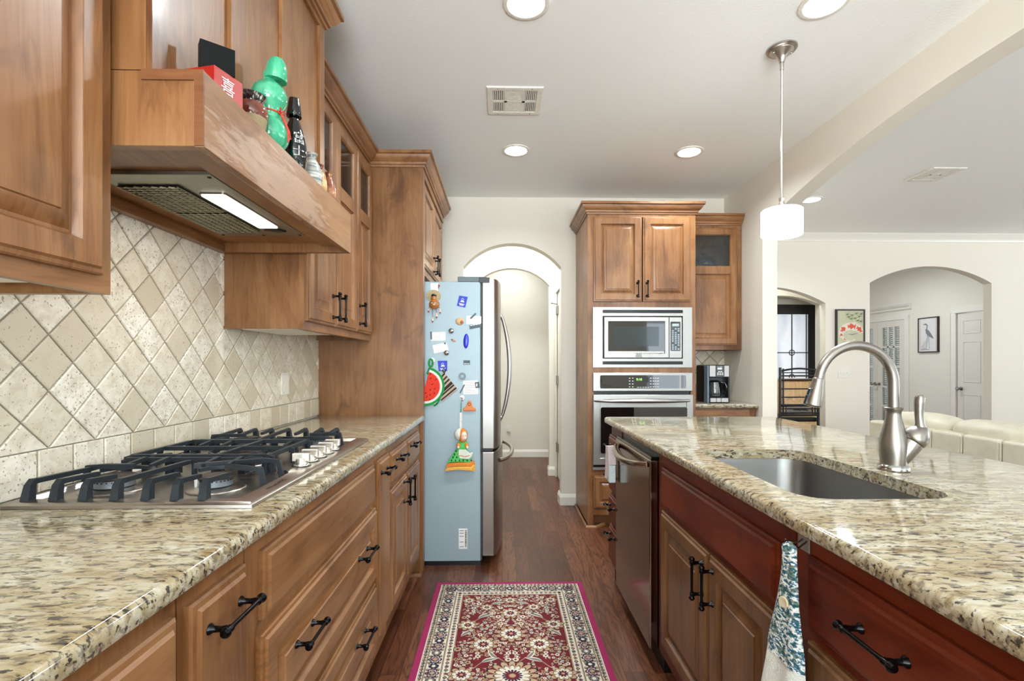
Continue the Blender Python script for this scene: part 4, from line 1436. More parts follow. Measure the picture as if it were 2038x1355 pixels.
# striped potholder
o = thing('crocheted_potholder', PS(-.36, 1.2, 0), 'brown and cream striped diamond potholder beside the watermelon slice', 'potholder')
cs = [Vector((-.363, 1.208)), Vector((-.278, 1.101)), Vector((-.374, 1.024)), Vector((-.44, 1.12))]
MB().prism([tuple(c_) for c_ in cs], .003, .010, PS).build('body', y_cream, o, bevel=.002)
m = MB()
for i in range(6):
    v0 = (i + .15) / 6
    v1 = v0 + (.075 if i != 3 else .13)
    p0, p1 = cs[3].lerp(cs[2], v0), cs[0].lerp(cs[1], v0)
    p2, p3 = cs[0].lerp(cs[1], v1), cs[3].lerp(cs[2], v1)
    m.prism([tuple(p0), tuple(p1), tuple(p2), tuple(p3)], .0098, .0112, PS)
m.build('stripes', y_brown, o, smooth=0)
loop(o, [PS(-.362, 1.204, .008), PS(-.372, 1.22, .008), PS(-.366, 1.232, .008), PS(-.352, 1.222, .008), PS(-.361, 1.204, .008)], .0035, y_brown)
# orange clip
o = thing('magnetic_clip', PS(-.205, .98, 0), 'orange plastic magnetic clip above the crocheted doll', 'clip')
orange = plain('orange_plastic', sr(206, 120, 40), .35)
MB().prism([(-.245, .967), (-.165, .967), (-.165, .982), (-.183, .992), (-.190, 1.015), (-.197, 1.028), (-.205, 1.031), (-.214, 1.027), (-.221, 1.012), (-.228, .992), (-.245, .984)], .003, .012, PS).build('body', orange, o, bevel=.003)
MB().tube([PS(-.205 + .009 * math.cos(a), 1.010 + .009 * math.sin(a), .0125) for a in [2 * PI * i / 16 for i in range(16)]], .0025, 6, closed=True).build('eyelet', plain('dark_orange', sr(150, 78, 22), .4), o)
MB().box(*PS(-.24, .967, .012), *PS(-.17, .975, .0145)).build('jaw', plain('dark_orange_jaw', sr(176, 92, 28), .4), o, smooth=0)
# gourd charm with straw hat
o = thing('gourd_charm', PS(-.423, 1.64, 0), 'painted gourd figure with a straw hat and dangling beads on the refrigerator side', 'ornament')
T = Matrix.Translation(PS(-.427, 1.682, .004)) @ Matrix.Rotation(PI / 2 + R(10), 4, 'X')
straw = plain('straw', sr(186, 166, 128), .85, grain=.15, gs=200)
MB().lathe([(.0435, .006), (.0445, .002), (.043, 0), (.026, .002), (.022, .004)], T, sy=.85).lathe([(.0435, .006), (.035, .003), (.02, .004), (1e-6, .006)], T, sy=.85).build('hat', straw, o)
gd = plain('gourd_orange', sr(176, 108, 48), .3, coat=.4)
MB().ball(PS(-.421, 1.628, .022), (.033, .024, .030)).ball(PS(-.423, 1.664, .022), (.018, .016, .022)).build('body', gd, o)
MB().ball(PS(-.424, 1.683, .021), (.017, .017, .010)).build('hair', black_plastic, o)
m = MB()
for s_ in (-1, 1):
    m.tube([PS(-.421 + s_ * .019, 1.632, .044), PS(-.421 + s_ * .012, 1.640, .046), PS(-.421 + s_ * .006, 1.636, .047)], .0018, 6)
    m.ball(PS(-.421 + s_ * .012, 1.629, .0445), .0028)
m.tube([PS(-.428, 1.616, .0455), PS(-.421, 1.613, .046), PS(-.414, 1.616, .0455)], .0012, 6)
m.build('painted_face', black_plastic, o)
m = MB()
for s_ in (-1, 1):
    m.ball(PS(-.421 + s_ * .012, 1.634, .0435), (.006, .003, .004))
m.ball(PS(-.421, 1.622, .046), (.004, .003, .003))
m.build('painted_eyes', paper, o)
th = plain('red_thread', sr(150, 40, 60), .7)
bd = plain('bead_cream', sr(226, 206, 186), .5)
for x0, x1, z in ((-.447, -.458, 1.60), (-.433, -.433, 1.537), (-.412, -.408, 1.564), (-.395, -.387, 1.592)):
    t_ = MB().tube([PS(x0, 1.612, .02), PS(x1, z + .012, .012)], .0012, 5).tube([PS(x1, z - .008, .012), PS(x1 + .001, z - .020, .012)], [.003, .0045], 6).build('thread', th, o)
    MB().ball(PS(x1, z + .004, .012), .0062).ball(PS(x1, z - .006, .012), .0068).build('bead', bd, t_)
# crocheted doll
o = thing('crocheted_doll', PS(-.26, .78, 0), 'crocheted doll in a white bonnet and green dress hanging on the refrigerator', 'doll')
MB().tube([PS(-.259, 1.02, .012), PS(-.262, .957, .006)], .0012, 6).tube([PS(-.252, 1.02, .012), PS(-.257, .957, .006)], .0012, 6).build('thread', y_green, o)
MB().prism(rect(-.267, .86, -.252, .958), .002, .007, PS).build('strap', y_white, o, bevel=.002)
MB().ball(PS(-.262, .826, .026), (.035, .024, .038)).build('bonnet', y_white, o)
MB().ball(PS(-.243, .818, .036), (.0275, .018, .045)).build('hair', y_orange, o)
skin = plain('doll_skin', sr(240, 206, 190), .45)
MB().ball(PS(-.237, .817, .044), (.019, .015, .031)).ball(PS(-.228, .804, .056), (.007, .006, .007)).build('face', skin, o)
m = MB()
m.ball(PS(-.240, .822, .0585), (.002, .002, .003)).ball(PS(-.226, .822, .057), (.002, .002, .003))
m.build('eyes', dark_ink, o)
MB().tube([PS(-.238, .797, .0575), PS(-.231, .7955, .059)], .0014, 6).build('mouth', red_ink, o)
MB().lathe([(.020, .79), (.026, .775), (.030, .75), (.026, .738)], Matrix.Translation((-.245, FYS - .022, 0)), sy=.7).build('bodice', y_lime, o)
m = MB()
for s_, x in ((-1, -.270), (1, -.222)):
    m.ball(PS(x, .757, .034), (.013, .012, .016))
m.build('sleeve', y_orange, o)
m = MB()
for x in (-.272, -.216):
    m.ball(PS(x, .748, .044), (.008, .007, .009))
m.build('hand', skin, o)


def skirt(z0, z1, r0, r1, amp, n=44):
    vs, fs = [], []
    for i in range(7):
        t_ = i / 6
        for j in range(n):
            a = 2 * PI * j / n
            r = r0 + (r1 - r0) * t_ ** .85
            q_ = 1 + amp * t_ * math.cos(9 * a)
            vs.append((-.250 - .016 * t_ + r * q_ * math.cos(a), FYS - .026 + .023 * math.sin(a) * min(1, .5 + t_), z0 + (z1 - z0) * t_ - .006 * math.cos(a * 2) * t_))
    for i in range(6):
        for j in range(n):
            fs.append((i * n + j, i * n + (j + 1) % n, i * n + n + (j + 1) % n, i * n + n + j))
    return MB().add(vs, fs + [tuple(range(n)), tuple(6 * n + j for j in range(n))])


sk = skirt(.745, .655, .024, .077, .04).build('skirt', y_lime, o)
m = MB()
for r_ in range(4):
    for k_ in range(3 + r_):
        m.ball((-.285 - .008 * r_ + .024 * k_ - .001 * r_, FYS - .0475, .725 - .019 * r_), (.004, .003, .006))
m.build('crochet_holes', y_black, sk)
skirt(.660, .628, .077, .086, .06).build('trim_band', y_orange, o)
skirt(.638, .604, .083, .088, .10).build('fringe', yarn('gold_yarn', sr(240, 180, 84)), o)
MB().prism([(-.268, .735), (-.225, .735), (-.205, .715), (-.180, .718), (-.190, .690), (-.205, .677), (-.262, .682), (-.270, .700)], .048, .054, PS).build('apron', y_white, o, bevel=.002)
MB().tube([PS(-.266, .700, .0555), PS(-.225, .694, .0555), PS(-.200, .700, .0555)], .002, 6).build('apron_stitching', y_orange, o)

# ================================================================ OVEN TOWER
TY = 3.80
PT = FY(TY)
tw = thing('oven_tower_cabinet', (1.07, 4.1, 0), 'tall maple cabinet holding the built-in microwave and wall oven', 'cabinet')
m = MB()
m.box(.655, TY, .03, .675, 4.40, 2.43).box(1.468, TY, 0, 1.488, 4.40, 2.43)
m.box(.675, TY + .02, 1.705, 1.468, 4.38, 1.725).box(.675, TY + .02, 1.205, 1.468, 4.38, 1.222).box(.675, TY + .02, .415, 1.468, 4.38, .435)
m.box(.675, 4.38, .1, 1.468, 4.40, 2.43).box(.675, TY + .02, 2.41, 1.468, 4.38, 2.43).box(.675, TY + .02, .1, 1.468, 4.38, .12)
m.build('carcass', wood_v, tw, smooth=0)
m = MB()
m.prism(rect(.655, 0, .70, 2.43), 0, .012, PT).prism(rect(1.45, .1, 1.488, 2.43), 0, .012, PT)
for b0, b1 in ((1.69, 1.74), (1.19, 1.238), (.403, .452), (2.385, 2.43), (.1, .155)):
    m.prism(rect(.70, b0, 1.45, b1), 0, .012, PT)
m.build('face_frame', wood_v, tw, smooth=0)
PT2 = FY(TY - .012)
front(PT2, .697, 1.737, 1.070, 2.388, RAISED, tw, 'door', wood_v, [(1.033, 1.83, True)])
front(PT2, 1.077, 1.737, 1.446, 2.388, RAISED, tw, 'door', wood_v, [(1.105, 1.83, True)])
front(PT2, .697, .153, 1.446, .403, RAISED_S, tw, 'drawer', wood_v)
MB().sweep([(.655, 4.39), (.655, TY - .012), (1.488, TY - .012), (1.488, 4.005)], CROWN, 2.410, 1).build('crown_moulding', wood_x, tw)
MB().box(.72, TY + .07, .0, 1.468, TY + .09, .1).build('toe_kick', wood_x, tw, smooth=0)
MB().sweep([(.650, 4.38), (.650, TY - .012), (.712, TY - .012), (.80, TY + .07)], [(0, 0), (.012, 0), (.012, .008), (.004, .02), (0, .02)], 0, 1).build('shoe_moulding', wood_x, tw, smooth=15)

# built-in microwave
PM_ = FY(TY - .0125)
mw = thing('microwave', (1.075, 4.0, 1.24), 'built-in stainless microwave with a dark glass door above the wall oven', 'microwave')
m = MB()
for r_ in (rect(.693, 1.233, .767, 1.694), rect(1.385, 1.233, 1.457, 1.694), rect(.767, 1.674, 1.385, 1.694), rect(.767, 1.628, 1.385, 1.649), rect(.767, 1.280, 1.385, 1.300), rect(.767, 1.233, 1.385, 1.255)):
    m.prism(r_, 0, .012, PM_)
satin = steel('satin_trim_steel', sr(176, 175, 171), .42, 'x', .05)
m.build('trim_kit', satin, mw, smooth=0)
for b0, b1, nm in ((1.649, 1.674, 'grille'), (1.255, 1.280, 'grille')):
    g = MB().prism(rect(.767, b0, 1.385, b1), 0, .002, PM_)
    for i in range(3):
        g.prism(rect(.767, b0 + .002 + .008 * i, 1.385, b0 + .006 + .008 * i), .002, .009, PM_)
    g.build(nm, black_plastic, mw, smooth=0)
MB().box(.775, TY - .012, 1.303, 1.377, 4.30, 1.625).build('housing', black_plastic, mw, smooth=0)
dr = MB()
dr.rings(PM_, .777, 1.306, 1.276, 1.618, [(0, .001), (0, .016), (.003, .019), (.030, .019), (.033, .016), (.036, .013)])
dr = dr.build('door', steel_x, mw, smooth=0)
dark_glass = NT('dark_oven_glass')
dark_glass.p(Base_Color=sr(10, 16, 18), Roughness=.03, Coat_Weight=1.0, Coat_Roughness=.02, Specular_IOR_Level=.9)
dark_glass = dark_glass.mat
MB().prism(rrect(.808, 1.357, 1.242, 1.586, .008), .0125, .0195, PM_).build('window', dark_glass, dr, smooth=0)
MB().prism(rect(.853, 1.395, 1.198, 1.545), .0195, .0197, PM_).build('window_screen', plain('screen_dark', sr(26, 44, 46), .15, coat=.8), dr, smooth=0)
MB().prism(rect(1.016, 1.313, 1.070, 1.344), .019, .024, PM_).build('badge', chrome, dr, bevel=.002)
cp = MB().rings(PM_, 1.279, 1.306, 1.376, 1.618, [(0, .001), (0, .016), (.002, .019)]).build('control_panel', steel_x, mw, smooth=0)
kp = MB().prism(rrect(1.287, 1.359, 1.364, 1.583, .006), .019, .021, PM_).build('keypad', black_gloss, cp, smooth=0)
MB().prism(rect(1.300, 1.548, 1.352, 1.568), .021, .0214, PM_).build('display', plain('lcd_grey', sr(176, 190, 190), .3), kp, smooth=0)
m = MB()
for j in range(11):
    for i in range(3):
        if j == 0 or (j + i) % 7 != 3:
            m.prism(rrect(1.298 + .022 * i, 1.369 + .0155 * j, 1.312 + .022 * i, 1.378 + .0155 * j, .003, 2), .021, .0216, PM_)
m.build('keys', plain('key_print', sr(170, 186, 190), .4), kp, smooth=0)
MB().prism(rrect(1.288, 1.316, 1.366, 1.350, .009), .019, .0225, PM_).build('door_button', satin, cp, smooth=0)

# wall oven
ov = thing('wall_oven', (1.075, 4.0, .45), 'built-in stainless wall oven with a green clock display below the microwave', 'oven')
MB().box(.70, TY + .001, .455, 1.448, 4.34, 1.19).build('housing', black_plastic, ov, smooth=0)
cp = MB().rings(PM_, .691, 1.051, 1.459, 1.192, [(0, 0), (0, .016), (.004, .020), (.05, .020), (.052, .018)]).build('control_panel', satin, ov, smooth=0)
gl = MB().prism(rrect(.746, 1.072, 1.407, 1.173, .01), .018, .0215, PM_).build('glass_panel', dark_glass, cp, smooth=0)
MB().prism(rect(1.012, 1.118, 1.118, 1.158), .0215, .0218, PM_).build('display', black_plastic, gl, smooth=0)
m = MB()
text(m, '9:10', .026, lambda a, b, c: PM_(1.045 + a, 1.140 + b, .0219 + c))
m.build('clock', green_glow, gl, smooth=0)
m = MB()
for j in range(4):
    for x in (.972, .996, 1.135, 1.155, 1.172, 1.19):
        m.prism(rect(x - .005, 1.082 + .022 * j, x + .005, 1.087 + .022 * j), .0215, .022, PM_)
for k_ in range(5):
    m.prism(rect(1.03 + .02 * k_, 1.079, 1.044 + .02 * k_, 1.083), .0215, .022, PM_)
m.build('key_print', paper, gl, smooth=0)
dr = MB().rings(PM_, .691, .488, 1.461, 1.024, [(0, .001), (0, .024), (.004, .028), (.05, .028), (.054, .024)]).build('door', satin, ov, smooth=0)
MB().prism(rrect(.749, .577, 1.413, .929, .015), .0245, .029, PM_).build('window', dark_glass, dr, smooth=0)
MB().tube([PM_(.701 + .73 * i / 20, .980, .030 + .045 * min(1, 6 * min(i, 20 - i) / 20) ** .6) for i in range(21)], [.010 + .007 * math.sin(PI * i / 20) for i in range(21)], 14).build('handle', steel_x, dr)
MB().prism(rect(.691, .449, 1.461, .470), 0, .018, PM_).build('vent_trim', satin, ov, smooth=0)

# side cabinets in the coffee corner
QY = 4.085
sc = thing('glass_front_cabinet', (1.74, 4.25, 1.374), 'maple wall cabinet with a small glass light above the coffee maker', 'cabinet')
m = MB()
m.box(1.492, QY, 1.376, 1.508, 4.40, 2.43).box(1.969, QY, 1.376, 1.985, 4.40, 2.43).box(1.508, 4.385, 1.376, 1.969, 4.40, 2.43)
m.box(1.508, QY, 1.390, 1.969, 4.385, 1.406).box(1.508, QY, 2.41, 1.969, 4.385, 2.43).box(1.508, QY + .02, 2.045, 1.969, 4.385, 2.061)
m.build('carcass', wood_v, sc, smooth=0)
PQ = FY(QY)
m = MB().prism(rect(1.492, 1.376, 1.51, 2.43), 0, .01, PQ).prism(rect(1.945, 1.376, 1.985, 2.43), 0, .01, PQ).prism(rect(1.51, 2.385, 1.945, 2.43), 0, .01, PQ).prism(rect(1.51, 1.376, 1.945, 1.42), 0, .01, PQ)
m.build('face_frame', wood_v, sc, smooth=0)
glass_front(FY(QY - .01), 1.497, 1.415, 1.943, 2.385, 2.035, sc, 'door', wood_v)
MB().sweep([(1.4895, QY - .01), (1.985, QY - .01)], CROWN, 2.41, 1).build('crown_moulding', wood_x, sc)
MB().box(1.49, QY + .001, 2.43, 1.985, 4.39, 2.49).build('crown_back', wood_x, sc, smooth=0)
T = Matrix.Translation((1.74, 4.24, 2.0615))
pt = thing('casserole_dish', (1.74, 4.24, 2.0615), 'dark glazed lidded dish behind the glass of the cabinet over the coffee maker', 'dish')
pot_m = glaze('dark_teal_glaze', [(.4, sr(14, 26, 32)), (.6, sr(28, 46, 54)), (.75, sr(60, 84, 92))], .12, (20, 20, 20))
MB().lathe([(.075, 0), (.085, .004), (.095, .018)], T).build('base', plain('cream_glaze', sr(206, 200, 186), .3), pt)
MB().lathe([(.095, .018), (.108, .03), (.112, .05), (.105, .065)], T).build('body', pot_m, pt)
MB().lathe([(.106, .064), (.098, .09), (.075, .112), (.04, .124), (.02, .126), (.018, .134), (.026, .142), (.02, .15), (1e-6, .152)], T).build('lid', pot_m, pt)

sb = thing('base_cabinet', (1.74, 4.1, 0), 'maple base cabinet under the coffee maker, right of the oven tower', 'cabinet')
MB().box(1.492, 3.84, .105, 1.984, 4.40, .914).build('carcass', wood_v, sb, smooth=0)
MB().box(1.492, 3.90, 0, 1.984, 4.40, .105).build('toe_kick', wood_x, sb, smooth=0)
MB().prism(rect(1.492, .70, 1.93, .90), 0, .012, FY(3.84)).build('drawer', wood_x, sb, smooth=0)
MB().prism(rect(1.492, .12, 1.93, .68), 0, .018, FY(3.84)).build('door', wood_v, sb, bevel=.003)
m = MB()
for i, x in enumerate((1.94, 1.953, 1.966)):
    m.tube([(x, 3.838, .11), (x, 3.838, .91)], .005, 8)
m.build('fluted_stile', wood_v, sb)
o = slab(dense([(1.491, 3.80), (1.984, 3.80), (1.984, 4.395), (1.491, 4.395)], .15), .918, .95, .008).build('countertop', granite_left, smooth=50)
tag(o, 'short granite countertop under the coffee maker', 'countertop')

# coffee maker
cm = thing('coffee_maker', (1.71, 4.0, .95), 'black and steel drip coffee maker on the short granite countertop', 'coffee maker')
CX0, CX1, CF, CB_ = 1.618, 1.797, 3.872, 4.11
PC = FY(CF)
MB().box(CX0, CF + .06, .951, CX1, CB_, 1.25).build('rear_housing', black_plastic, cm, bevel=.012)
m = MB().box(CX0, CF + .005, .951, CX0 + .014, CF + .085, 1.248)
m.build('side_pillar', plain('blue_grey_plastic', sr(110, 128, 142), .35), cm, bevel=.004)
MB().box(CX1 - .014, CF + .005, .951, CX1, CF + .085, 1.248).build('side_pillar', black_plastic, cm, bevel=.004)
MB().box(CX0 + .014, CF + .002, 1.152, CX1 - .014, CF + .09, 1.252).build('brew_head', black_plastic, cm, bevel=.006)
for a0, a1 in ((CX0 + .014, CX0 + .062), (CX1 - .048, CX1 - .010)):
    MB().prism(rect(a0, 1.158, a1, 1.247), .0, .004, PC).build('steel_trim', steel_z, cm, bevel=.002)
c_ = MB().prism(rect(CX0 + .064, 1.156, CX1 - .050, 1.247), 0, .005, PC).build('control_panel', plain('control_grey', sr(66, 66, 68), .35), cm, smooth=0)
MB().prism(rrect(1.693, 1.215, 1.730, 1.231, .003), .005, .0065, PC).build('display', plain('lcd_pale', sr(220, 224, 222), .3), c_, smooth=0)
m = MB()
text(m, 'Mr. Coffee', .0095, lambda a, b, c: PC(1.712 + a, 1.2385 + b, .0055 + c))
for j, n_ in enumerate((3, 3, 2)):
    for i in range(n_):
        m.prism(rrect(1.690 + .018 * i + .009 * (3 - n_), 1.172 + .0125 * j, 1.704 + .018 * i + .009 * (3 - n_), 1.178 + .0125 * j, .002, 2), .005, .0062, PC)
m.build('button_print', paper, c_, smooth=0)
b_ = MB().box(CX0 + .012, CF, .955, CX1 - .012, CF + .09, .994).build('base', black_plastic, cm, bevel=.004)
m = MB()
for a0, a1 in ((CX0 + .02, 1.685), (1.688, 1.722), (1.725, CX1 - .016)):
    m.prism(rect(a0, .958, a1, .991), .0, .004, PC)
m.build('base_trim', steel_x, b_, bevel=.002)
T = Matrix.Translation((1.695, CF + .058, .996))
cf = MB().lathe([(.034, 0), (.052, .004), (.055, .03), (.052, .07), (.044, .105), (.042, .118), (.040, .118), (.05, .07), (.052, .03), (.034, .006)], T).build('carafe', clear_glass, cm)
MB().lathe([(.044, .118), (.045, .124), (.03, .132), (1e-6, .134)], T).build('carafe_lid', black_plastic, cf)
MB().tube([(1.735, CF + .034, 1.112), (1.765, CF + .020, 1.108), (1.776, CF + .014, 1.075), (1.768, CF + .018, 1.03), (1.745, CF + .03, 1.02)], [.008, .009, .009, .008, .006], 10).build('carafe_handle', black_gloss, cf)
MB().tube([(1.695 + .0535 * math.cos(a), CF + .058 + .0535 * math.sin(a), 1.012) for a in [2 * PI * i / 24 for i in range(24)]], .002, 6, closed=True).build('carafe_band', chrome, cf)

# ================================================================ ISLAND
PI_ = FXm(.635)
sink_hole = rrect(.695, 1.118, 1.065, 1.772, .075, 8)
o = slab(dense(rrect(.593, -.9, 1.597, 2.895, .03, 4), .25), .918, .95, .012, hole=sink_hole[::1]).build('countertop', granite_island, smooth=50)
tag(o, 'wide speckled granite island countertop with the sink cut into it', 'countertop')


def base_island(name, label, y0, y1, solid=True, cat='cabinet'):
    r_ = thing(name, (.95, (y0 + y1) / 2, 0), label, cat)
    m_ = MB()
    if solid:
        m_.box(.635, y0, .105, 1.24, y1, .915)
    else:
        m_.box(.635, y0, .105, .655, y1, .915).box(1.22, y0, .105, 1.24, y1, .915).box(.655, y0, .105, 1.22, y0 + .018, .915).box(.655, y1 - .018, .105, 1.22, y1, .915).box(.655, y0 + .018, .105, 1.22, y1 - .018, .125)
    m_.build('carcass', cherry_y, r_, smooth=0)
    MB().box(.70, y0, 0, 1.22, y1, .105).build('toe_kick', cherry_y, r_, smooth=0)
    return r_


c = base_island('drawer_cabinet', 'narrow island cabinet with four drawers on the far side of the dishwasher', 2.622, 2.862)
MB().box(.655, 2.862, 0, 1.24, 2.872, .915).build('end_panel', cherry_y, c, smooth=0)
for b0, b1, hz in ((.705, .853, .80), (.535, .685, .632), (.368, .512, .462), (.13, .335, .300)):
    front(PI_, 2.632, b0, 2.900 if False else 2.868, b1, SLAB, c, 'drawer', cherry_y, [(2.75, hz, False)])
c = base_island('sink_cabinet', 'island cabinet below the sink with a reddish false front and two brown doors', 1.06, 1.995, False)
front(PI_, 1.105, .712, 1.925, .857, SLAB, c, 'false_front', cherry_y)
front(PI_, 1.482, .165, 1.925, .688, RAISED, c, 'door', cherry_v, [(1.512, .60, True)])
front(PI_, 1.105, .165, 1.474, .688, RAISED, c, 'door', cherry_v, [(1.438, .604, True)])
c = base_island('base_cabinet', 'island cabinet with a drawer at the bottom right corner of the photo', .575, 1.056)
front(PI_, .598, .718, 1.000, .870, SLAB, c, 'drawer', cherry_y, [(.79, .806, False)])
front(PI_, .598, .165, 1.000, .695, RAISED, c, 'door', cherry_v)
c = base_island('base_cabinet', 'island cabinet below the countertop beyond the bottom right corner of the photo', -.8, .571)
front(PI_, .18, .718, .56, .870, SLAB, c, 'drawer', cherry_y)
front(PI_, .18, .165, .56, .695, RAISED, c, 'door', cherry_v)

# dishwasher
dw = thing('dishwasher', (.92, 2.31, 0), 'stainless dishwasher built into the island between the drawers and the sink cabinet', 'dishwasher')
MB().box(.640, 2.004, .10, 1.20, 2.615, .912).build('tub', black_plastic, dw, smooth=0)
d_ = MB().box(.600, 2.006, .095, .639, 2.612, .868).build('door', steel_dark, dw, bevel=.006)
MB().box(.606, 2.008, .869, .639, 2.610, .880).build('control_strip', black_gloss, dw, smooth=0)
MB().box(.66, 2.006, 0, .69, 2.612, .095).build('toe_panel', black_plastic, dw, smooth=0)
hb = [( .600 - .052 * math.sin(PI * (i / 20)) ** .5 + .004, 2.045 + .50 * i / 20, .822 + .02 * (1 - math.sin(PI * i / 20))) for i in range(21)]
MB().tube(hb, [.015 + .004 * math.sin(PI * i / 20) for i in range(21)], 14, flat=.8).build('handle', steel_dark, d_)
cl = thing('dish_cloth', (.57, 2.53, .64), 'small pink and white folded cloth hanging at the far end of the dishwasher handle', 'cloth')
MB().box(.553, 2.560, .640, .590, 2.598, .735).build('lower_fold', plain('pale_blue_cloth', sr(206, 220, 222), .9), cl, bevel=.006)
m = MB()
m.add([(.545, 2.605, .828), (.585, 2.605, .83), (.590, 2.560, .736), (.553, 2.560, .736), (.549, 2.572, .828), (.588, 2.572, .83), (.590, 2.598, .736), (.545, 2.610, .736), (.541, 2.612, .66), (.552, 2.604, .65)], [(0, 1, 5, 4), (4, 5, 2, 3), (0, 4, 3, 7), (1, 0, 7, 6), (5, 1, 6, 2), (7, 3, 9, 8)])
m.build('upper_fold', yarn('pink_print_cloth', sr(228, 210, 210)), cl)

# undermount sink
sk = thing('sink', (.88, 1.445, .73), 'stainless undermount sink basin set in the island countertop', 'sink')
m = MB()
lv = [(rrect(.680, 1.103, 1.080, 1.787, .085, 8), .9175), (rrect(.692, 1.115, 1.068, 1.775, .078, 8), .9175), (rrect(.697, 1.12, 1.063, 1.77, .075, 8), .90), (rrect(.712, 1.135, 1.048, 1.755, .07, 8), .755), (rrect(.735, 1.158, 1.025, 1.732, .06, 8), .735), (rrect(.80, 1.25, .96, 1.64, .05, 8), .731)]
k = len(lv[0][0])
m.add([(p[0], p[1], z) for l, z in lv for p in l], [(l * k + i, l * k + (i + 1) % k, l * k + k + (i + 1) % k, l * k + k + i) for l in range(5) for i in range(k)] + [tuple(5 * k + i for i in range(k))])
m.build('basin', steel_sink, sk, smooth=50)
MB().lathe([(.042, .004), (.044, .002), (.03, .001), (.028, -.01), (1e-6, -.012)], Matrix.Translation((.88, 1.445, .731))).build('drain', chrome, sk)

# faucet
fc = thing('faucet', (1.147, 1.43, .95), 'brushed nickel gooseneck pull-down faucet standing behind the island sink', 'faucet')
T = Matrix.Translation((1.147, 1.43, .95))
MB().lathe([(.038, 0), (.0405, .003), (.040, .008), (.036, .014), (.033, .017)], T, 36).build('base_ring', chrome, fc)
bd_ = MB().lathe([(.033, .015), (.034, .03), (.036, .055), (.0355, .075), (.032, .10), (.026, .125), (.0205, .15), (.0185, .163), (.0195, .172), (.0235, .178), (.0238, .181), (.019, .183)], T, 36).build('body', nickel, fc)
vp, vd = Vector((1.158, 1.425, .985)), Vector((.55, -.10, .78)).normalized()
rot = vd.to_track_quat('Z', 'Y').to_matrix().to_4x4()
VT = Matrix.Translation(vp) @ rot
MB().lathe([(.026, -.01), (.029, .02), (.0305, .05), (.0300, .058)], VT).build('valve_body', nickel, fc)
lvr = MB().lathe([(.0300, .0595), (.0325, .062), (.0335, .072), (.030, .090), (.020, .105), (.014, .112), (.006, .117)], VT)
tp_ = VT @ Vector((0, 0, .098))
lvr.tube([tp_, (tp_.x - .003, tp_.y - .002, tp_.z + .022), (tp_.x - .006, tp_.y - .002, tp_.z + .05), (tp_.x - .006, tp_.y - .003, tp_.z + .08), (tp_.x - .004, tp_.y - .003, tp_.z + .098), (tp_.x - .004, tp_.y - .003, tp_.z + .106)], [.019, .0115, .0108, .0125, .0128, .007], 16)
lvr.build('lever', nickel, fc)
pts = [(1.147, 1.43, 1.125), (1.147, 1.43, 1.165)]
RC, CXf, CZf = .111, 1.036, 1.203
pts += [(CXf + RC * math.cos(a), 1.43, CZf + RC * math.sin(a)) for a in [PI * i / 22 for i in range(0, 23)]]
pts += [(.9235, 1.43, 1.196)]
MB().tube(pts, [.0145, .0145] + [.0145 - .002 * i / 22 for i in range(23)] + [.0125], 18).build('spout', nickel, fc)
hp0, hp1 = Vector((.9235, 1.43, 1.212)), Vector((.9055, 1.43, 1.136))
hdv = (hp1 - hp0).normalized()
HT_ = Matrix.Translation(hp0) @ hdv.to_track_quat('Z', 'Y').to_matrix().to_4x4()
hl = (hp1 - hp0).length
sh_ = MB().lathe([(.0135, -.006), (.0150, -.004), (.0150, .002), (.0155, .006), (.0185, .022), (.0215, .04), (.0230, .056), (.0245, hl - .008), (.0245, hl - .003), (.021, hl), (.015, hl)], HT_, 30).build('spray_head', nickel, fc)
MB().lathe([(.019, hl + .0005), (.012, hl + .001), (1e-6, hl + .001)], HT_, 24).build('spray_face', black_plastic, sh_)
m = MB()
for t0, t1, o_ in ((.026, .042, .0225), (.044, .066, .0265)):
    p0, p1 = hp0 + hdv * t0, hp0 + hdv * t1
    sid = Vector((-1, -.25, -.1)).normalized()
    m.tube([p0 + sid * (o_ - .006), p0 + sid * (o_ - .001), p1 + sid * (o_ + .001), p1 + sid * (o_ - .005)], .0062, 8)
m.build('spray_buttons', black_plastic, sh_)

# hook and crocheted-top towel
hk = thing('adhesive_hook', (.634, 1.025, .89), 'small clear adhesive hook stuck below the island countertop edge', 'hook')
MB().prism(rect(1.008, .868, 1.046, .917), 0.0008, .0035, PI_).build('plate', plain('clear_plastic', sr(150, 140, 134), .2), hk, bevel=.001)
MB().tube([(.630, 1.027, .893), (.622, 1.027, .886), (.600, 1.022, .886), (.588, 1.018, .896)], .0018, 8).tube([(.630, 1.012, .893), (.605, 1.00, .884), (.588, .992, .897)], .0018, 8).build('wire', chrome, hk)
tm = NT('variegated_yarn')
a_ = tm.noise(tm.map((110, 110, 190)), 1.0, 3, .6)
b_ = tm.noise(tm.map((34, 34, 60)), 1.0, 2)
cc = tm.ramp(a_, [(.32, sr(30, 84, 80)), (.42, sr(70, 110, 140)), (.5, sr(220, 226, 220)), (.6, sr(238, 238, 228)), (.68, sr(160, 120, 112))], 'CONSTANT')
cc = tm.mix(tm.ramp(b_, [(.54, (0, 0, 0, 1)), (.6, (.8, .8, .8, 1))]), cc, sr(40, 84, 76))
tm.p(Base_Color=cc, Roughness=.95)
tm.bump(a_, 1.0, .006)
terry = NT('white_terry')
terry.p(Base_Color=sr(228, 230, 222), Roughness=.95)
terry.bump(terry.noise(terry.obj(), 420, 2), .9, .004)


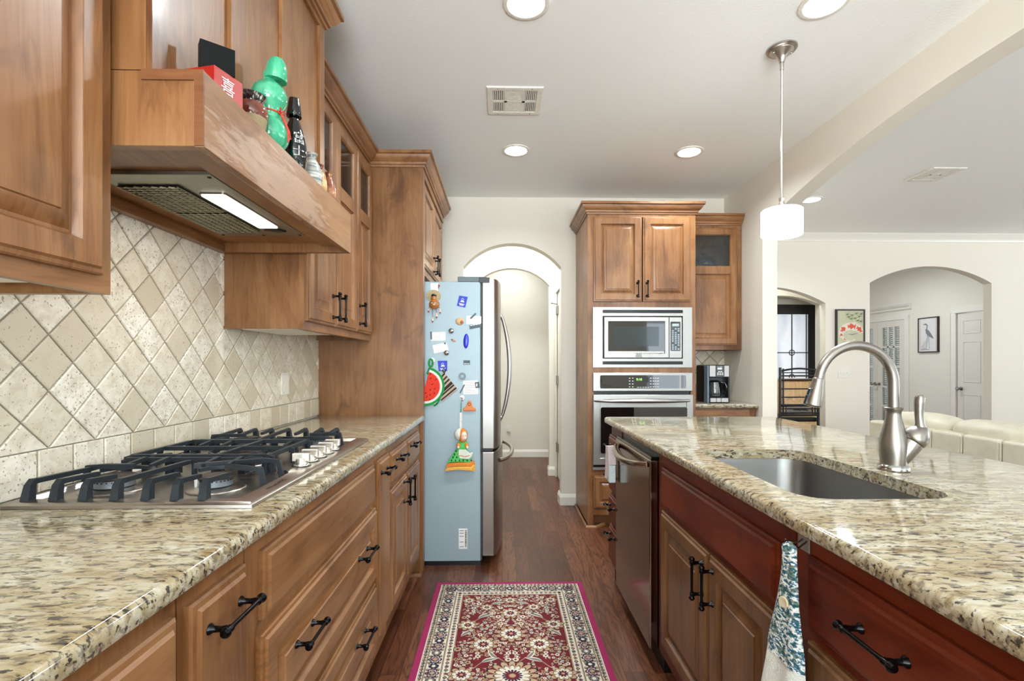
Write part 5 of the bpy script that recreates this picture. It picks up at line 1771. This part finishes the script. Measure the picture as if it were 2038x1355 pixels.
def cloth(secs, n=40, folds=5):
    """loft of closed wavy sections [(z, y centre, half width, half depth, wave)]"""
    vs, fs = [], []
    for z, yc, hw, hd_, wv in secs:
        for j in range(n):
            a = 2 * PI * j / n
            y = yc + hw * math.cos(a)
            x = .592 - hd_ * .35 + hd_ * math.sin(a) + wv * math.sin(folds * a + z * 6)
            vs.append((min(x, .611), y, z))
    for i in range(len(secs) - 1):
        for j in range(n):
            fs.append((i * n + j, i * n + (j + 1) % n, i * n + n + (j + 1) % n, i * n + n + j))
    return MB().add(vs, fs + [tuple(range(n - 1, -1, -1)), tuple((len(secs) - 1) * n + j for j in range(n))])


tl = thing('hand_towel', (.59, 1.01, .6), 'white hand towel with a blue-green crocheted top hanging from the island hook', 'towel')
cloth([(.893, 1.003, .010, .007, 0), (.885, 1.003, .020, .012, .001), (.865, 1.003, .021, .011, .001), (.82, 1.004, .026, .011, .001), (.77, 1.007, .034, .013, .001), (.72, 1.010, .048, .015, .002), (.68, 1.012, .060, .017, .003), (.655, 1.013, .064, .019, .003)]).build('crocheted_top', tm.mat, tl, smooth=80)
cloth([(.662, 1.013, .062, .016, .003), (.62, 1.015, .068, .020, .005), (.55, 1.018, .077, .024, .007), (.45, 1.022, .086, .026, .008), (.36, 1.025, .092, .026, .008)]).build('towel_body', terry.mat, tl, smooth=80)
MB().lathe([(.011, 0), (.0115, .002), (.010, .004), (.006, .0032), (1e-6, .003)], Matrix.Translation((.574, .998, .775)) @ Matrix.Rotation(-PI / 2, 4, 'Y') @ Matrix.Rotation(R(18), 4, 'X'), 20).build('button', plain('button_horn', sr(206, 192, 160), .4), tl)

# ================================================================ RUG
random.seed(9)
rg_c = [plain('rug_crimson_binding', sr(150, 30, 82), .95, grain=.08, gs=300), plain('rug_ivory', sr(218, 208, 190), .95, grain=.12, gs=300), plain('rug_deep_red', sr(104, 14, 26), .95, grain=.12, gs=300), plain('rug_navy', sr(38, 32, 60), .95, grain=.1, gs=300), plain('rug_tan', sr(178, 148, 116), .95, grain=.1, gs=300), plain('rug_charcoal', sr(46, 38, 40), .95, grain=.1, gs=300), plain('rug_purple', sr(92, 30, 70), .95, grain=.1, gs=300), plain('rug_grey', sr(122, 116, 110), .95, grain=.1, gs=300)]
BIND, IVO, RED, NAV, TAN, CHA, PUR, GRY = range(8)
RX0, RX1, RY0, RY1 = -.373, .453, .70, 2.843
rcx, rcy = (RX0 + RX1) / 2, (RY0 + RY1) / 2
rg = MB()
PZ = lambda a, b, c: Vector((a, b, c))
rg.box(RX0, RY0, 0.0005, RX1, RY1, .007, BIND)
zl = .0071


def lay(poly, mi, z):
    t_ = tessellate_polygon([[Vector((p[0], p[1], 0)) for p in poly]])
    rg.add([(p[0], p[1], z) for p in poly], [tuple(q) for q in t_], mi)


def inset(d, mi, z):
    lay(rect(RX0 + d, RY0 + d, RX1 - d, RY1 - d), mi, z)


DZ = .00022
for i, (d, c_) in enumerate(((.028, IVO), (.033, CHA), (.0345, IVO), (.052, CHA), (.0545, TAN), (.057, CHA), (.0585, IVO), (.120, CHA), (.1225, TAN), (.1255, CHA), (.127, IVO), (.158, CHA), (.160, TAN), (.1625, RED))):
    inset(d, c_, zl + DZ * i)
ZB = zl + DZ * 14


def flower(x, y, r, n, cols, rot=0.0, amp=.28, sy=1.0):
    """layered rosette: outline, petals, heart"""
    for k_, (f_, c_) in enumerate(cols):
        pts = []
        for i in range(n * 6):
            a = 2 * PI * i / (n * 6)
            q_ = r * f_ * (1 - amp + amp * abs(math.cos(n * a / 2)) ** .6 * 1.3)
            pts.append((x + q_ * math.cos(a + rot), y + sy * q_ * math.sin(a + rot)))
        lay(pts, c_, ZB + DZ * (2 + k_))


def leaf(x, y, l, wd, a, c_, z=1, bend=.25):
    pts = []
    for i in range(9):
        t_ = i / 8
        pts.append((l * t_, wd * math.sin(PI * t_) + bend * l * t_ * t_))
    for i in range(7, 0, -1):
        t_ = i / 8
        pts.append((l * t_, -wd * math.sin(PI * t_) + bend * l * t_ * t_))
    lay([(x + p[0] * math.cos(a) - p[1] * math.sin(a), y + p[0] * math.sin(a) + p[1] * math.cos(a)) for p in pts], c_, ZB + DZ * z)


def vine(pts, wd, c_):
    l_, r_ = [], []
    for i, p in enumerate(pts):
        a, b = Vector(pts[max(0, i - 1)]), Vector(pts[min(len(pts) - 1, i + 1)])
        n_ = Vector((-(b - a).y, (b - a).x)).normalized() * wd
        l_.append((p[0] + n_.x, p[1] + n_.y))
        r_.append((p[0] - n_.x, p[1] - n_.y))
    for i in range(len(pts) - 1):
        rg.add([(*l_[i], ZB), (*l_[i + 1], ZB), (*r_[i + 1], ZB), (*r_[i], ZB)], [(0, 1, 2, 3)], c_)


def palmette(x, y, s_, a, o_, f_, h_):
    for k_ in (-2, -1, 0, 1, 2):
        leaf(x, y, s_ * (1.0 - .12 * abs(k_)), s_ * .26, a + k_ * .55, o_, 2, 0)
        leaf(x, y, s_ * (.86 - .12 * abs(k_)), s_ * .17, a + k_ * .55, f_, 3, 0)
    flower(x, y, s_ * .42, 6, [(1.0, o_), (.7, h_)], a)


# guard stripes
def along(d):
    """points round the rug at inset d with the outward direction"""
    for y in (RY0 + d, RY1 - d):
        yield ('h', y)
    for x in (RX0 + d, RX1 - d):
        yield ('v', x)


for d, stp in ((.0435, .020), (.143, .024)):
    for k_, v in along(d):
        lo, hi = (RX0 + d, RX1 - d) if k_ == 'h' else (RY0 + d, RY1 - d)
        n_ = int((hi - lo) / stp)
        for i in range(n_ + 1):
            u_ = lo + (hi - lo) * i / n_
            x, y = (u_, v) if k_ == 'h' else (v, u_)
            if i % 2:
                flower(x, y, stp * .34, 4, [(1, CHA), (.5, TAN)], 0)
            else:
                flower(x, y, stp * .40, 5, [(1, GRY if i % 4 else TAN), (.55, PUR if d > .1 else CHA)], .3)
            vine([(x - stp * .45, y - stp * .2), (x, y + stp * .28), (x + stp * .45, y - stp * .2)] if k_ == 'h' else [(x - stp * .2, y - stp * .45), (x + stp * .28, y), (x - stp * .2, y + stp * .45)], .0009, CHA)
d = .0885
for k_, v in along(d):
    lo, hi = (RX0 + d, RX1 - d) if k_ == 'h' else (RY0 + d, RY1 - d)
    stp = .047
    n_ = round((hi - lo) / stp)
    for i in range(n_ + 1):
        u_ = lo + (hi - lo) * i / n_
        x, y = (u_, v) if k_ == 'h' else (v, u_)
        a = (PI / 2 if (v > rcy if k_ == 'h' else False) else -PI / 2) if k_ == 'h' else (0 if v > rcx else PI)
        if i % 2 == 0:
            flower(x, y, .0265, 6, [(1.0, (NAV, PUR)[(i // 2) % 2]), (.74, IVO), (.6, (PUR, NAV)[(i // 2) % 2]), (.36, TAN)], a, .42)
            palmette(x + math.cos(a) * .012, y + math.sin(a) * .012, .016, a, CHA, (IVO, TAN)[(i // 2) % 2], NAV)
        else:
            flower(x, y, .019, 6, [(1, CHA), (.82, (GRY, NAV)[(i // 2) % 2]), (.45, IVO)], .2)
        tx, ty = (1, 0) if k_ == 'h' else (0, 1)
        nx, ny = (0, 1) if k_ == 'h' else (1, 0)
        sg = 1 if i % 2 else -1
        vine([(x + tx * (-.024 + .048 * j / 8) + nx * sg * .020 * math.sin(PI * j / 8), y + ty * (-.024 + .048 * j / 8) + ny * sg * .020 * math.sin(PI * j / 8)) for j in range(9)], .0012, CHA)
        for q in (-1, 1):
            leaf(x + nx * q * .022, y + ny * q * .022, .016, .004, (0 if k_ == 'h' else PI / 2) + q * .5, GRY)
            flower(x + tx * .0235 + nx * q * .022, y + ty * .0235 + ny * q * .022, .0065, 5, [(1, CHA), (.6, TAN)])
# field: mirrored left and right, and end to end
hw = (RX1 - RX0) / 2 - .168
hl_ = (RY1 - RY0) / 2 - .168
placed = []


def mir(fn, x, y, r):
    placed.append((abs(x), abs(y), r))
    for sx_ in ((1, -1) if abs(x) > .004 else (1,)):
        for sy_ in ((1, -1) if abs(y) > .004 else (1,)):
            fn(rcx + sx_ * x, rcy + sy_ * y, sx_, sy_)


big = [(IVO, TAN), (CHA, IVO), (NAV, RED)]
for x, y, r, n_ in ((0, .21, .098, 16), (0, .52, .066, 10), (0, .71, .05, 9), (0, .845, .034, 7), (.125, .435, .060, 10), (.205, .22, .052, 9), (.205, .60, .046, 9), (.12, .77, .034, 8), (.215, .845, .030, 8), (.11, .05, .05, 9), (0, 0, .07, 12), (.22, .02, .04, 8)):
    cols = [(1.08, CHA), (1.0, TAN), (.74, CHA), (.68, IVO), (.40, NAV), (.30, RED), (.14, TAN)]
    mir(lambda X, Y, sx_, sy_, r=r, n_=n_, cols=cols: flower(X, Y, r, n_, cols, PI / 2, .34, .92), x, y, r * 1.05)
for x, y, l_, a in ((.16, .66, .095, 2.2), (.10, .80, .07, 2.5), (.23, .50, .08, 2.0), (.06, .33, .07, .6), (.13, .30, .08, 2.4)):
    mir(lambda X, Y, sx_, sy_, l_=l_, a=a: (leaf(X, Y, l_, l_ * .17, a if sx_ * sy_ > 0 else PI - a if sx_ < 0 and sy_ > 0 else (-a if sx_ > 0 else a - PI), IVO, 3, .35 * sx_ * sy_), leaf(X, Y, l_ * .86, l_ * .10, a if sx_ * sy_ > 0 else PI - a if sx_ < 0 and sy_ > 0 else (-a if sx_ > 0 else a - PI), GRY, 4, .35 * sx_ * sy_)), x, y, l_ * .45)
for j in range(7):
    y0_ = .03 + j * .13
    mir(lambda X, Y, sx_, sy_: vine([(X + sx_ * (.19 * t_ / 12), Y + sy_ * (.05 * math.sin(t_ / 12 * PI * 1.6))) for t_ in range(13)], .0016, TAN), .02, y0_, .001)
tries = 0
while tries < 5200:
    tries += 1
    x, y = random.uniform(.006, hw - .008), random.uniform(.006, hl_ - .008)
    r = random.choice((.010, .012, .014, .018, .008, .007)) if tries < 1800 else random.choice((.0055, .0065, .0075, .009))
    if any((x - a) ** 2 + (y - b) ** 2 < (r + c_ * .92 + .0015) ** 2 for a, b, c_ in placed):
        continue
    n_, rt = random.choice((5, 6, 8)), random.uniform(0, 1)
    cs_ = random.choice(([(1.1, CHA), (1, IVO), (.42, RED)], [(1, TAN), (.5, CHA)], [(1, GRY), (.62, IVO), (.3, NAV)], [(1.1, NAV), (.9, TAN), (.4, RED)], [(1, IVO), (.55, TAN), (.3, CHA)]))
    mir(lambda X, Y, sx_, sy_: flower(X, Y, r, n_, cs_, rt * sx_), x, y, r)
    for q in range(2):
        aa = random.uniform(0, 2 * PI)
        c2 = random.choice((TAN, IVO, GRY, TAN))
        mir(lambda X, Y, sx_, sy_: leaf(X + sx_ * r * math.cos(aa), Y + sy_ * r * math.sin(aa), r * 1.1, r * .24, math.atan2(sy_ * math.sin(aa), sx_ * math.cos(aa)), c2, 1, .2 * sx_ * sy_), x, y, .001)
        placed.pop()
o = rg.build('rug', rg_c, smooth=0)
tag(o, 'oriental runner rug in red and ivory with a crimson edge on the oak floor', 'rug')

# ================================================================ CEILING FITTINGS
can0 = None
for i, (x, y, lab) in enumerate(((.097, 2.035, 'recessed ceiling light at the top edge of the photo, above the rug'), (.094, 3.438, 'recessed ceiling light between the ceiling vent and the arch'), (1.306, 3.438, 'recessed ceiling light above the oven tower, left of the pendant rod'), (1.323, 2.01, 'recessed ceiling light at the top edge of the photo, above the pendant'), (2.786, 4.417, 'recessed ceiling light in the living room just right of the pendant shade'))):
    if can0 is None:
        can0 = thing('recessed_light', (0, 0, 0), '', 'ceiling light', 'recessed ceiling lights')
        k1 = MB().lathe([(.096, -.0005), (.095, -.005), (.086, -.008), (.078, -.007), (.074, -.002), (.072, -.0006)], None, 40).build('trim_ring', white_plastic, can0)
        k2 = MB().lathe([(.0735, -.0012), (.06, -.0035), (1e-6, -.005)], None, 40).build('lens', lamp_glow, can0)
        cn = can0
    else:
        cn = link(can0.copy())
        for kk in (k1, k2):
            c2 = link(kk.copy())
            c2.parent = cn
            c2.matrix_parent_inverse = Matrix()
    cn.location = (x, y, CZ)
    cn['label'] = lab
    lamp('recessed_lamp', 'AREA', (x, y, CZ - .012), (0, 0, 0), 7.8 if 3 < y < 4 else 10, (.90, .98, 1), shape='DISK', size=.13, spread=R(150))


def vent(x0, x1, y0, y1, lab, two=True):
    v = thing('ceiling_vent', ((x0 + x1) / 2, (y0 + y1) / 2, CZ), lab, 'vent', 'ceiling vents')
    PV = lambda a, b, c: Vector((a, b, CZ - c))
    m_ = MB()
    bx = .034
    m_.rings(PV, x0, y0, x1, y1, [(0, .0005), (0, .005), (.004, .008), (bx - .004, .008), (bx, .004), (bx, .0005)], cap=False)
    m_.build('frame', white_plastic, v, smooth=0)
    MB().prism(rect(x0 + bx, y0 + bx, x1 - bx, y1 - bx), .0003, .001, PV).build('duct_backing', plain('duct_dark', sr(64, 60, 54), .9), v, smooth=0)
    s_ = MB()
    w_ = x1 - x0 - 2 * bx
    ym = (y0 + y1) / 2
    a0, a1 = x0 + bx + w_ * .29, x1 - bx - w_ * .29
    for a in (a0, a1):
        s_.prism(rect(a - .008, y0 + bx, a + .008, y1 - bx), .001, .007, PV)
    s_.prism(rect(x0 + bx, ym - .008, x1 - bx, ym + .008), .001, .007, PV)
    for lo, hi in ((x0 + bx, a0 - .008), (a1 + .008, x1 - bx)):
        for i in range(6):
            xx = lo + (hi - lo) * (i + .5) / 6
            s_.prism(rect(xx - .003, y0 + bx, xx + .003, y1 - bx), .001, .0065, PV)
    for i in range(20):
        yy = y0 + bx + (y1 - y0 - 2 * bx) * (i + .5) / 20
        s_.prism(rect(a0, yy - .0035, a1, yy + .0035), .001, .0065, PV)
    s_.build('slats', white_plastic, v, smooth=0)
    m_ = MB()
    for xx in (x0 + .06, x1 - .06):
        for yy in (y0 + .014, y1 - .014):
            m_.lathe([(.0045, .0), (.003, .002), (1e-6, .0022)], Matrix.Translation((xx, yy, CZ - .0075)) @ Matrix.Rotation(PI, 4, 'X'), 10)
    m_.build('screws', chrome, v)


vent(-.086, .221, 2.645, 2.935, 'white ceiling vent in the kitchen between two recessed lights')
vent(3.255, 3.512, 3.672, 3.94, 'white ceiling vent in the living room, right of the header')

nickel_bright = steel('satin_nickel', sr(196, 191, 184), .28, 'z', .05)
pd = thing('pendant_light', (1.315, 2.306, CZ), 'pendant light with a white drum shade hanging over the island', 'pendant light')
T = Matrix.Translation((1.315, 2.306, CZ)) @ Matrix.Rotation(PI, 4, 'X')
MB().lathe([(.066, .0005), (.067, .006), (.062, .012), (.052, .014), (.05, .018), (.028, .03), (.016, .05), (.013, .062), (.012, .066)], T, 36).build('canopy', nickel_bright, pd)
m = MB()
for s_ in (-1, 1):
    m.ball((1.315 + s_ * .042, 2.30, CZ - .024), .005)
m.build('canopy_screws', chrome, pd)
MB().tube([(1.315, 2.306, CZ - .06), (1.315, 2.306, CZ - .10)], .0085, 14).tube([(1.315, 2.306, CZ - .10), (1.315, 2.306, 2.045)], .0055, 12).build('rod', nickel_bright, pd)
MB().lathe([(.006, .0), (.013, .006), (.013, .014), (.010, .02), (.012, .03), (.019, .05), (.024, .062)], Matrix.Translation((1.315, 2.306, 2.046)) @ Matrix.Rotation(PI, 4, 'X'), 20).build('socket_cover', nickel_bright, pd)
MB().lathe([(1e-6, 1.986), (.082, 1.985), (.0885, 1.980), (.0885, 1.868), (.0855, 1.863), (.0855, 1.868), (1e-6, 1.868)], Matrix.Translation((1.315, 2.306, 0)), 44).build('drum_shade', shade_glow, pd)
lamp('pendant_lamp', 'AREA', (1.315, 2.306, 1.858), (0, 0, 0), 2.0, WARM, shape='DISK', size=.18)

# hall outlet with night light, living room switch
o = thing('outlet', (.082, 6.69, .369), 'white outlet with a small plug-in light low on the far hall wall', 'outlet')
PW = FY(6.70)
MB().prism(rrect(.048, .294, .116, .410, .005), 0, .006, PW).build('plate', white_plastic, o, smooth=0)
MB().prism(rrect(.06, .35, .104, .405, .01), .006, .04, PW).prism(rrect(.068, .405, .096, .444, .012), .012, .034, PW).build('night_light', white_plastic, o, bevel=.002)
MB().prism(rrect(.066, .305, .098, .338, .008), .006, .008, PW).build('receptacle', trim_paint, o, smooth=0)
o = thing('light_switch', (3.914, 5.59, 1.15), 'triple light switch plate on the living room wall below the koi painting', 'switch')
PL = FY(FYW)
MB().prism(rrect(3.847, 1.104, 3.981, 1.197, .005), 0, .006, PL).build('plate', white_plastic, o, smooth=0)
m = MB()
for x in (3.877, 3.914, 3.951):
    m.prism(rect(x - .005, 1.138, x + .005, 1.163), .006, .009, PL).prism(rect(x - .004, 1.15, x + .004, 1.16), .009, .016, PL)
m.build('toggles', trim_paint, o, smooth=0)

# ================================================================ PAINTINGS
frame_m = plain('dark_picture_frame', sr(40, 30, 30), .35)


def picture(P, a0, b0, a1, b1, lab, bg, loc, draw):
    o_ = thing('framed_painting', loc, lab, 'painting')
    MB().rings(P, a0, b0, a1, b1, [(0, 0), (0, .026), (.004, .03), (.014, .03), (.016, .022), (.016, .02)]).build('frame', frame_m, o_, smooth=0)
    cv = MB().prism(rect(a0 + .015, b0 + .015, a1 - .015, b1 - .015), .019, .021, P).build('canvas', bg, o_, smooth=0)
    draw(P, cv)


def stroke(m_, P, pts, ws, d, mi=0):
    """a brush stroke with changing half-width"""
    k_ = len(pts)
    l_ = []
    for i, p in enumerate(pts):
        a, b = Vector(pts[max(0, i - 1)]), Vector(pts[min(k_ - 1, i + 1)])
        n_ = Vector((-(b - a).y, (b - a).x)).normalized() * ws[i]
        l_.append(((p[0] + n_.x, p[1] + n_.y), (p[0] - n_.x, p[1] - n_.y)))
    for i in range(k_ - 1):
        m_.add([P(*l_[i][0], d), P(*l_[i + 1][0], d), P(*l_[i + 1][1], d), P(*l_[i][1], d)], [(0, 1, 2, 3)], mi)


def koi(P, cv):
    cx, cz = 3.985, 1.605
    arc = [(cx + .118 * math.cos(a), cz + .085 * math.sin(a)) for a in [R(5) + R(262) * i / 30 for i in range(31)]]
    m_ = MB()
    ws = [.012 + .030 * math.sin(PI * min(1, (i + 3) / 26)) ** .7 if i < 24 else .012 * (31 - i) / 7 + .002 for i in range(31)]
    stroke(m_, P, arc, ws, .0215)
    for s_ in (-1, 1):
        stroke(m_, P, [arc[30], (arc[30][0] + .05, arc[30][1] + s_ * .022 - .005)], [.003, .010], .0215)
        stroke(m_, P, [arc[8], (arc[8][0] + s_ * .01, arc[8][1] + .05 * s_)], [.004, .014], .0213)
    m_.build('koi_body', plain('koi_white', sr(226, 212, 200), .8), cv, smooth=0)
    m_ = MB()
    for i0, i1 in ((1, 6), (7, 12), (14, 18), (20, 22), (25, 27)):
        stroke(m_, P, arc[i0:i1 + 1], [ws[j] * (.55 + .35 * math.sin(j * 2.1)) for j in range(i0, i1 + 1)], .0219)
    m_.build('koi_patches', plain('koi_orange', sr(214, 92, 62), .8), cv, smooth=0)
    m_ = MB()
    for x, z in ((3.955, 1.795), (3.995, 1.815), (4.03, 1.78), (4.075, 1.80), (4.06, 1.755), (4.095, 1.745), (3.985, 1.775), (4.045, 1.835), (4.10, 1.83), (3.94, 1.825)):
        for a in (.2, 1.1, 2.4, 3.6, 4.9):
            m_.add([P(x + .004 * math.cos(a + 1.5), z + .004 * math.sin(a + 1.5), .0216), P(x + .04 * math.cos(a), z + .026 * math.sin(a), .0216), P(x - .004 * math.cos(a + 1.5), z - .004 * math.sin(a + 1.5), .0216)], [(0, 1, 2)])
    m_.build('painted_leaves', plain('leaf_green', sr(92, 116, 78), .8), cv, smooth=0)
    vio = plain('wash_violet', sr(150, 120, 140), .8)
    for pts, ws_ in (([(3.86, 1.63), (3.88, 1.66), (3.87, 1.69)], [.003, .002, .001]), ([(3.95, 1.60), (4.0, 1.595), (4.06, 1.61)], [.002, .006, .002])):
        m_ = MB()
        stroke(m_, P, pts, ws_, .0216)
        m_.build('painted_ripple', vio, cv, smooth=0)


picture(PL, 3.808, 1.440, 4.143, 1.884, 'framed koi fish painting on the living room wall above the switch', plain('painting_olive', sr(196, 194, 164), .8, grain=.04, gs=8), (3.976, 5.59, 1.44), koi)


def crane(P, cv):
    m_ = MB()
    stroke(m_, P, [(7.50, 1.86), (7.455, 1.868), (7.425, 1.845), (7.435, 1.80), (7.44, 1.76)], [.003, .013, .010, .010, .016], .0216)
    stroke(m_, P, [(7.45, 1.79), (7.42, 1.74), (7.37, 1.69), (7.315, 1.64)], [.012, .034, .026, .003], .0217)
    stroke(m_, P, [(7.40, 1.70), (7.40, 1.60), (7.385, 1.49)], [.006, .004, .003], .0216)
    stroke(m_, P, [(7.42, 1.70), (7.43, 1.60), (7.44, 1.50)], [.006, .004, .003], .0216)
    m_.build('painted_heron', plain('wash_grey', sr(128, 126, 132), .8), cv, smooth=0)
    m_ = MB()
    for i in range(5):
        stroke(m_, P, [(7.54 - .02 * i, 1.47), (7.52 - .02 * i, 1.53 + .012 * i), (7.47 - .012 * i, 1.60 + .02 * i)], [.004, .003, .001], .0215)
    stroke(m_, P, [(7.54, 1.475), (7.46, 1.485), (7.38, 1.472)], [.010, .014, .003], .0214)
    m_.build('painted_reeds', plain('wash_pale', sr(176, 172, 176), .8), cv, smooth=0)
    pink = plain('mat_pink', sr(216, 198, 190), .8)
    for a0, a1 in ((7.255, 7.285), (7.545, 7.576)):
        MB().prism(rect(a0, 1.452, a1, 1.952), .0212, .0214, P).build('mat_strip', pink, cv, smooth=0)


picture(FXm(6.5), 7.236, 1.434, 7.594, 1.969, 'framed heron painting on the alcove wall between the glazed doors and white door', plain('painting_white', sr(222, 217, 216), .8, grain=.02, gs=8), (6.49, 7.41, 1.434), crane)

# ================================================================ SOFA
leather = NT('cream_leather')
lf = leather.noise(leather.obj(), 9, 4, .6)
leather.p(Base_Color=leather.ramp(lf, [(.3, sr(200, 192, 172)), (.7, sr(216, 209, 190))]), Roughness=.42)
leather.bump(leather.noise(leather.obj(), 180, 2), .12, .002)
leather = leather.mat
sf = thing('sofa', (3.55, 3.0, 0), 'cream leather sofa seen from behind in the living room', 'sofa')
SX = 3.06


def pillow(c, hx, hy, hz, seed, p=3.2, wr=.032):
    """plump leather block with gathered creases"""
    n_, m__ = 40, 22
    vs, fs = [], []
    sgnp = lambda v, e: math.copysign(abs(v) ** e, v)
    for i in range(m__ + 1):
        v = -PI / 2 + PI * i / m__
        for j in range(n_):
            u_ = 2 * PI * j / n_
            x = hx * sgnp(math.cos(v), 2 / p) * sgnp(math.cos(u_), 2 / p)
            y = hy * sgnp(math.cos(v), 2 / p) * sgnp(math.sin(u_), 2 / p)
            z = hz * sgnp(math.sin(v), 2 / p)
            e_ = abs(y) / hy
            w1 = noise.noise(Vector((x * 14, y * 5 + seed * 7, z * 14)))
            w2 = math.sin(math.atan2(z, x) * 9 + seed + 4 * noise.noise(Vector((seed, y * 3, 0))))
            k_ = 1 + wr * 3 * w1 + .10 * e_ ** 6 * w2 - .12 * e_ ** 8
            vs.append((c[0] + x * k_, c[1] + y, c[2] + z * k_))
    for i in range(m__):
        for j in range(n_):
            fs.append((i * n_ + j, i * n_ + (j + 1) % n_, i * n_ + n_ + (j + 1) % n_, i * n_ + n_ + j))
    return MB().add(vs, fs)


ys = [4.085, 3.488, 3.247, 2.987, 2.70, 2.40, 2.10, 1.75]
MB().box(SX + .03, 1.76, .06, SX + .30, 4.06, .72).build('back_frame', leather, sf, bevel=.03)
for a, b in zip(ys, ys[1:]):
    MB().box(SX, b + .003, .10, SX + .12, a - .003, .792).build('back_panel', leather, sf, bevel=.022, seg=4)
m = MB()
for y in ys[1:-1]:
    m.tube([(SX + .004, y, .10), (SX + .002, y, .5), (SX + .006, y, .77)], .006, 8)
m.build('piping', leather, sf)
for i, (a, b) in enumerate(((4.02, 3.42), (3.42, 2.885), (2.885, 2.30), (2.30, 1.80))):
    pillow((SX + .17, (a + b) / 2, .80), .135, (a - b) / 2 + .012, .088, i * 3.7 + 1, 2.7).build('back_cushion', leather, sf, smooth=80)
MB().box(SX + .28, 1.76, .10, SX + .95, 4.06, .42).build('seat_base', leather, sf, bevel=.04, seg=3)
for y in (1.76, 3.88):
    MB().box(SX + .10, y, .08, SX + .95, y + .20, .60).build('arm', leather, sf, bevel=.06, seg=4)
for x, y in ((SX + .1, 1.85), (SX + .1, 3.95), (SX + .85, 1.85), (SX + .85, 3.95)):
    MB().lathe([(.02, 0), (.026, .1)], Matrix.Translation((x, y, 0)), 14).build('foot', black_plastic, sf)

# ================================================================ CHAIR AND TALL OAK CABINET BY THE COLUMN
bs = thing('bar_chair', (2.85, 4.6, 0), 'black metal high-backed chair with thin rails behind the island, beside the column', 'chair')
YB = 4.70
XL, XR = 2.665, 3.035
for x in (XL, XR):
    MB().tube([(x, YB + .36, 0), (x, YB + .36, .70)], .011, 8).build('leg', black_metal, bs)
    MB().tube([(x, YB, 0), (x, YB, 1.225 if x == XL else 1.20)], .013, 8).tube([(x + (.03 if x == XL else -.03), YB, .76), (x + (.03 if x == XL else -.03), YB, 1.215)], .008, 8).build('leg', black_metal, bs)
m = MB()
m.tube([(XL + (XR - XL) * i / 12, YB, 1.19 + .025 * math.sin(PI * i / 12)) for i in range(13)], .009, 8)
for z, r in ((1.175, .005), (1.145, .007), (1.105, .010), (1.02, .006), (.94, .006)):
    m.tube([(XL, YB, z), (XR, YB, z)], r, 8)
m.build('back_rails', black_metal, bs)
m = MB()
for z, r in ((.862, .013), (.83, .005), (.79, .008), (.77, .010)):
    m.tube([(XL, YB - .01, z), (XR, YB - .01, z)], r, 8)
for x in (XL + .05, XR - .06):
    m.tube([(x, YB - .01, .77), (x, YB - .01, .862)], .006, 8)
m.build('lower_rails', black_metal, bs)
MB().prism(rect(XL + .05, .798, XR - .06, .845), 0, .004, FY(YB - .004)).build('ornament_panel', plain('pewter', sr(112, 104, 100), .5, .4), bs, smooth=0)
m = MB()
for i in range(4):
    m.tube([(2.79 + .035 * i, YB - .015, .818 + .006 * (i % 2)), (2.805 + .035 * i, YB - .015, .828 - .008 * (i % 2)), (2.82 + .035 * i, YB - .015, .815)], .004, 6)
m.build('ornament', black_metal, bs)
MB().box(XL - .01, YB + .02, .70, XR + .01, YB + .38, .745).build('seat', black_plastic, bs, bevel=.015)
oakw = wood('light_oak', sr(150, 112, 70), sr(196, 156, 108), sr(220, 186, 140), 'z', .22)
oc = thing('oak_cabinet', (2.85, 5.3, 0), 'light oak cabinet behind the black metal chair, partly hidden by the column', 'cabinet')
MB().box(2.40, 5.13, .05, 3.315, 5.50, 1.085).build('carcass', oakw, oc, smooth=0)
MB().box(2.385, 5.11, 1.085, 3.325, 5.52, 1.104).build('top', oakw, oc, bevel=.004)
for a, b in ((2.41, 2.855), (2.86, 3.305)):
    MB().prism(rect(a, .08, b, 1.07), 0, .018, FY(5.13)).build('door', oakw, oc, bevel=.003)
for x in (2.43, 3.26):
    for y in (5.16, 5.44):
        MB().box(x, y, 0, x + .04, y + .04, .05).build('foot', oakw, oc, smooth=0)
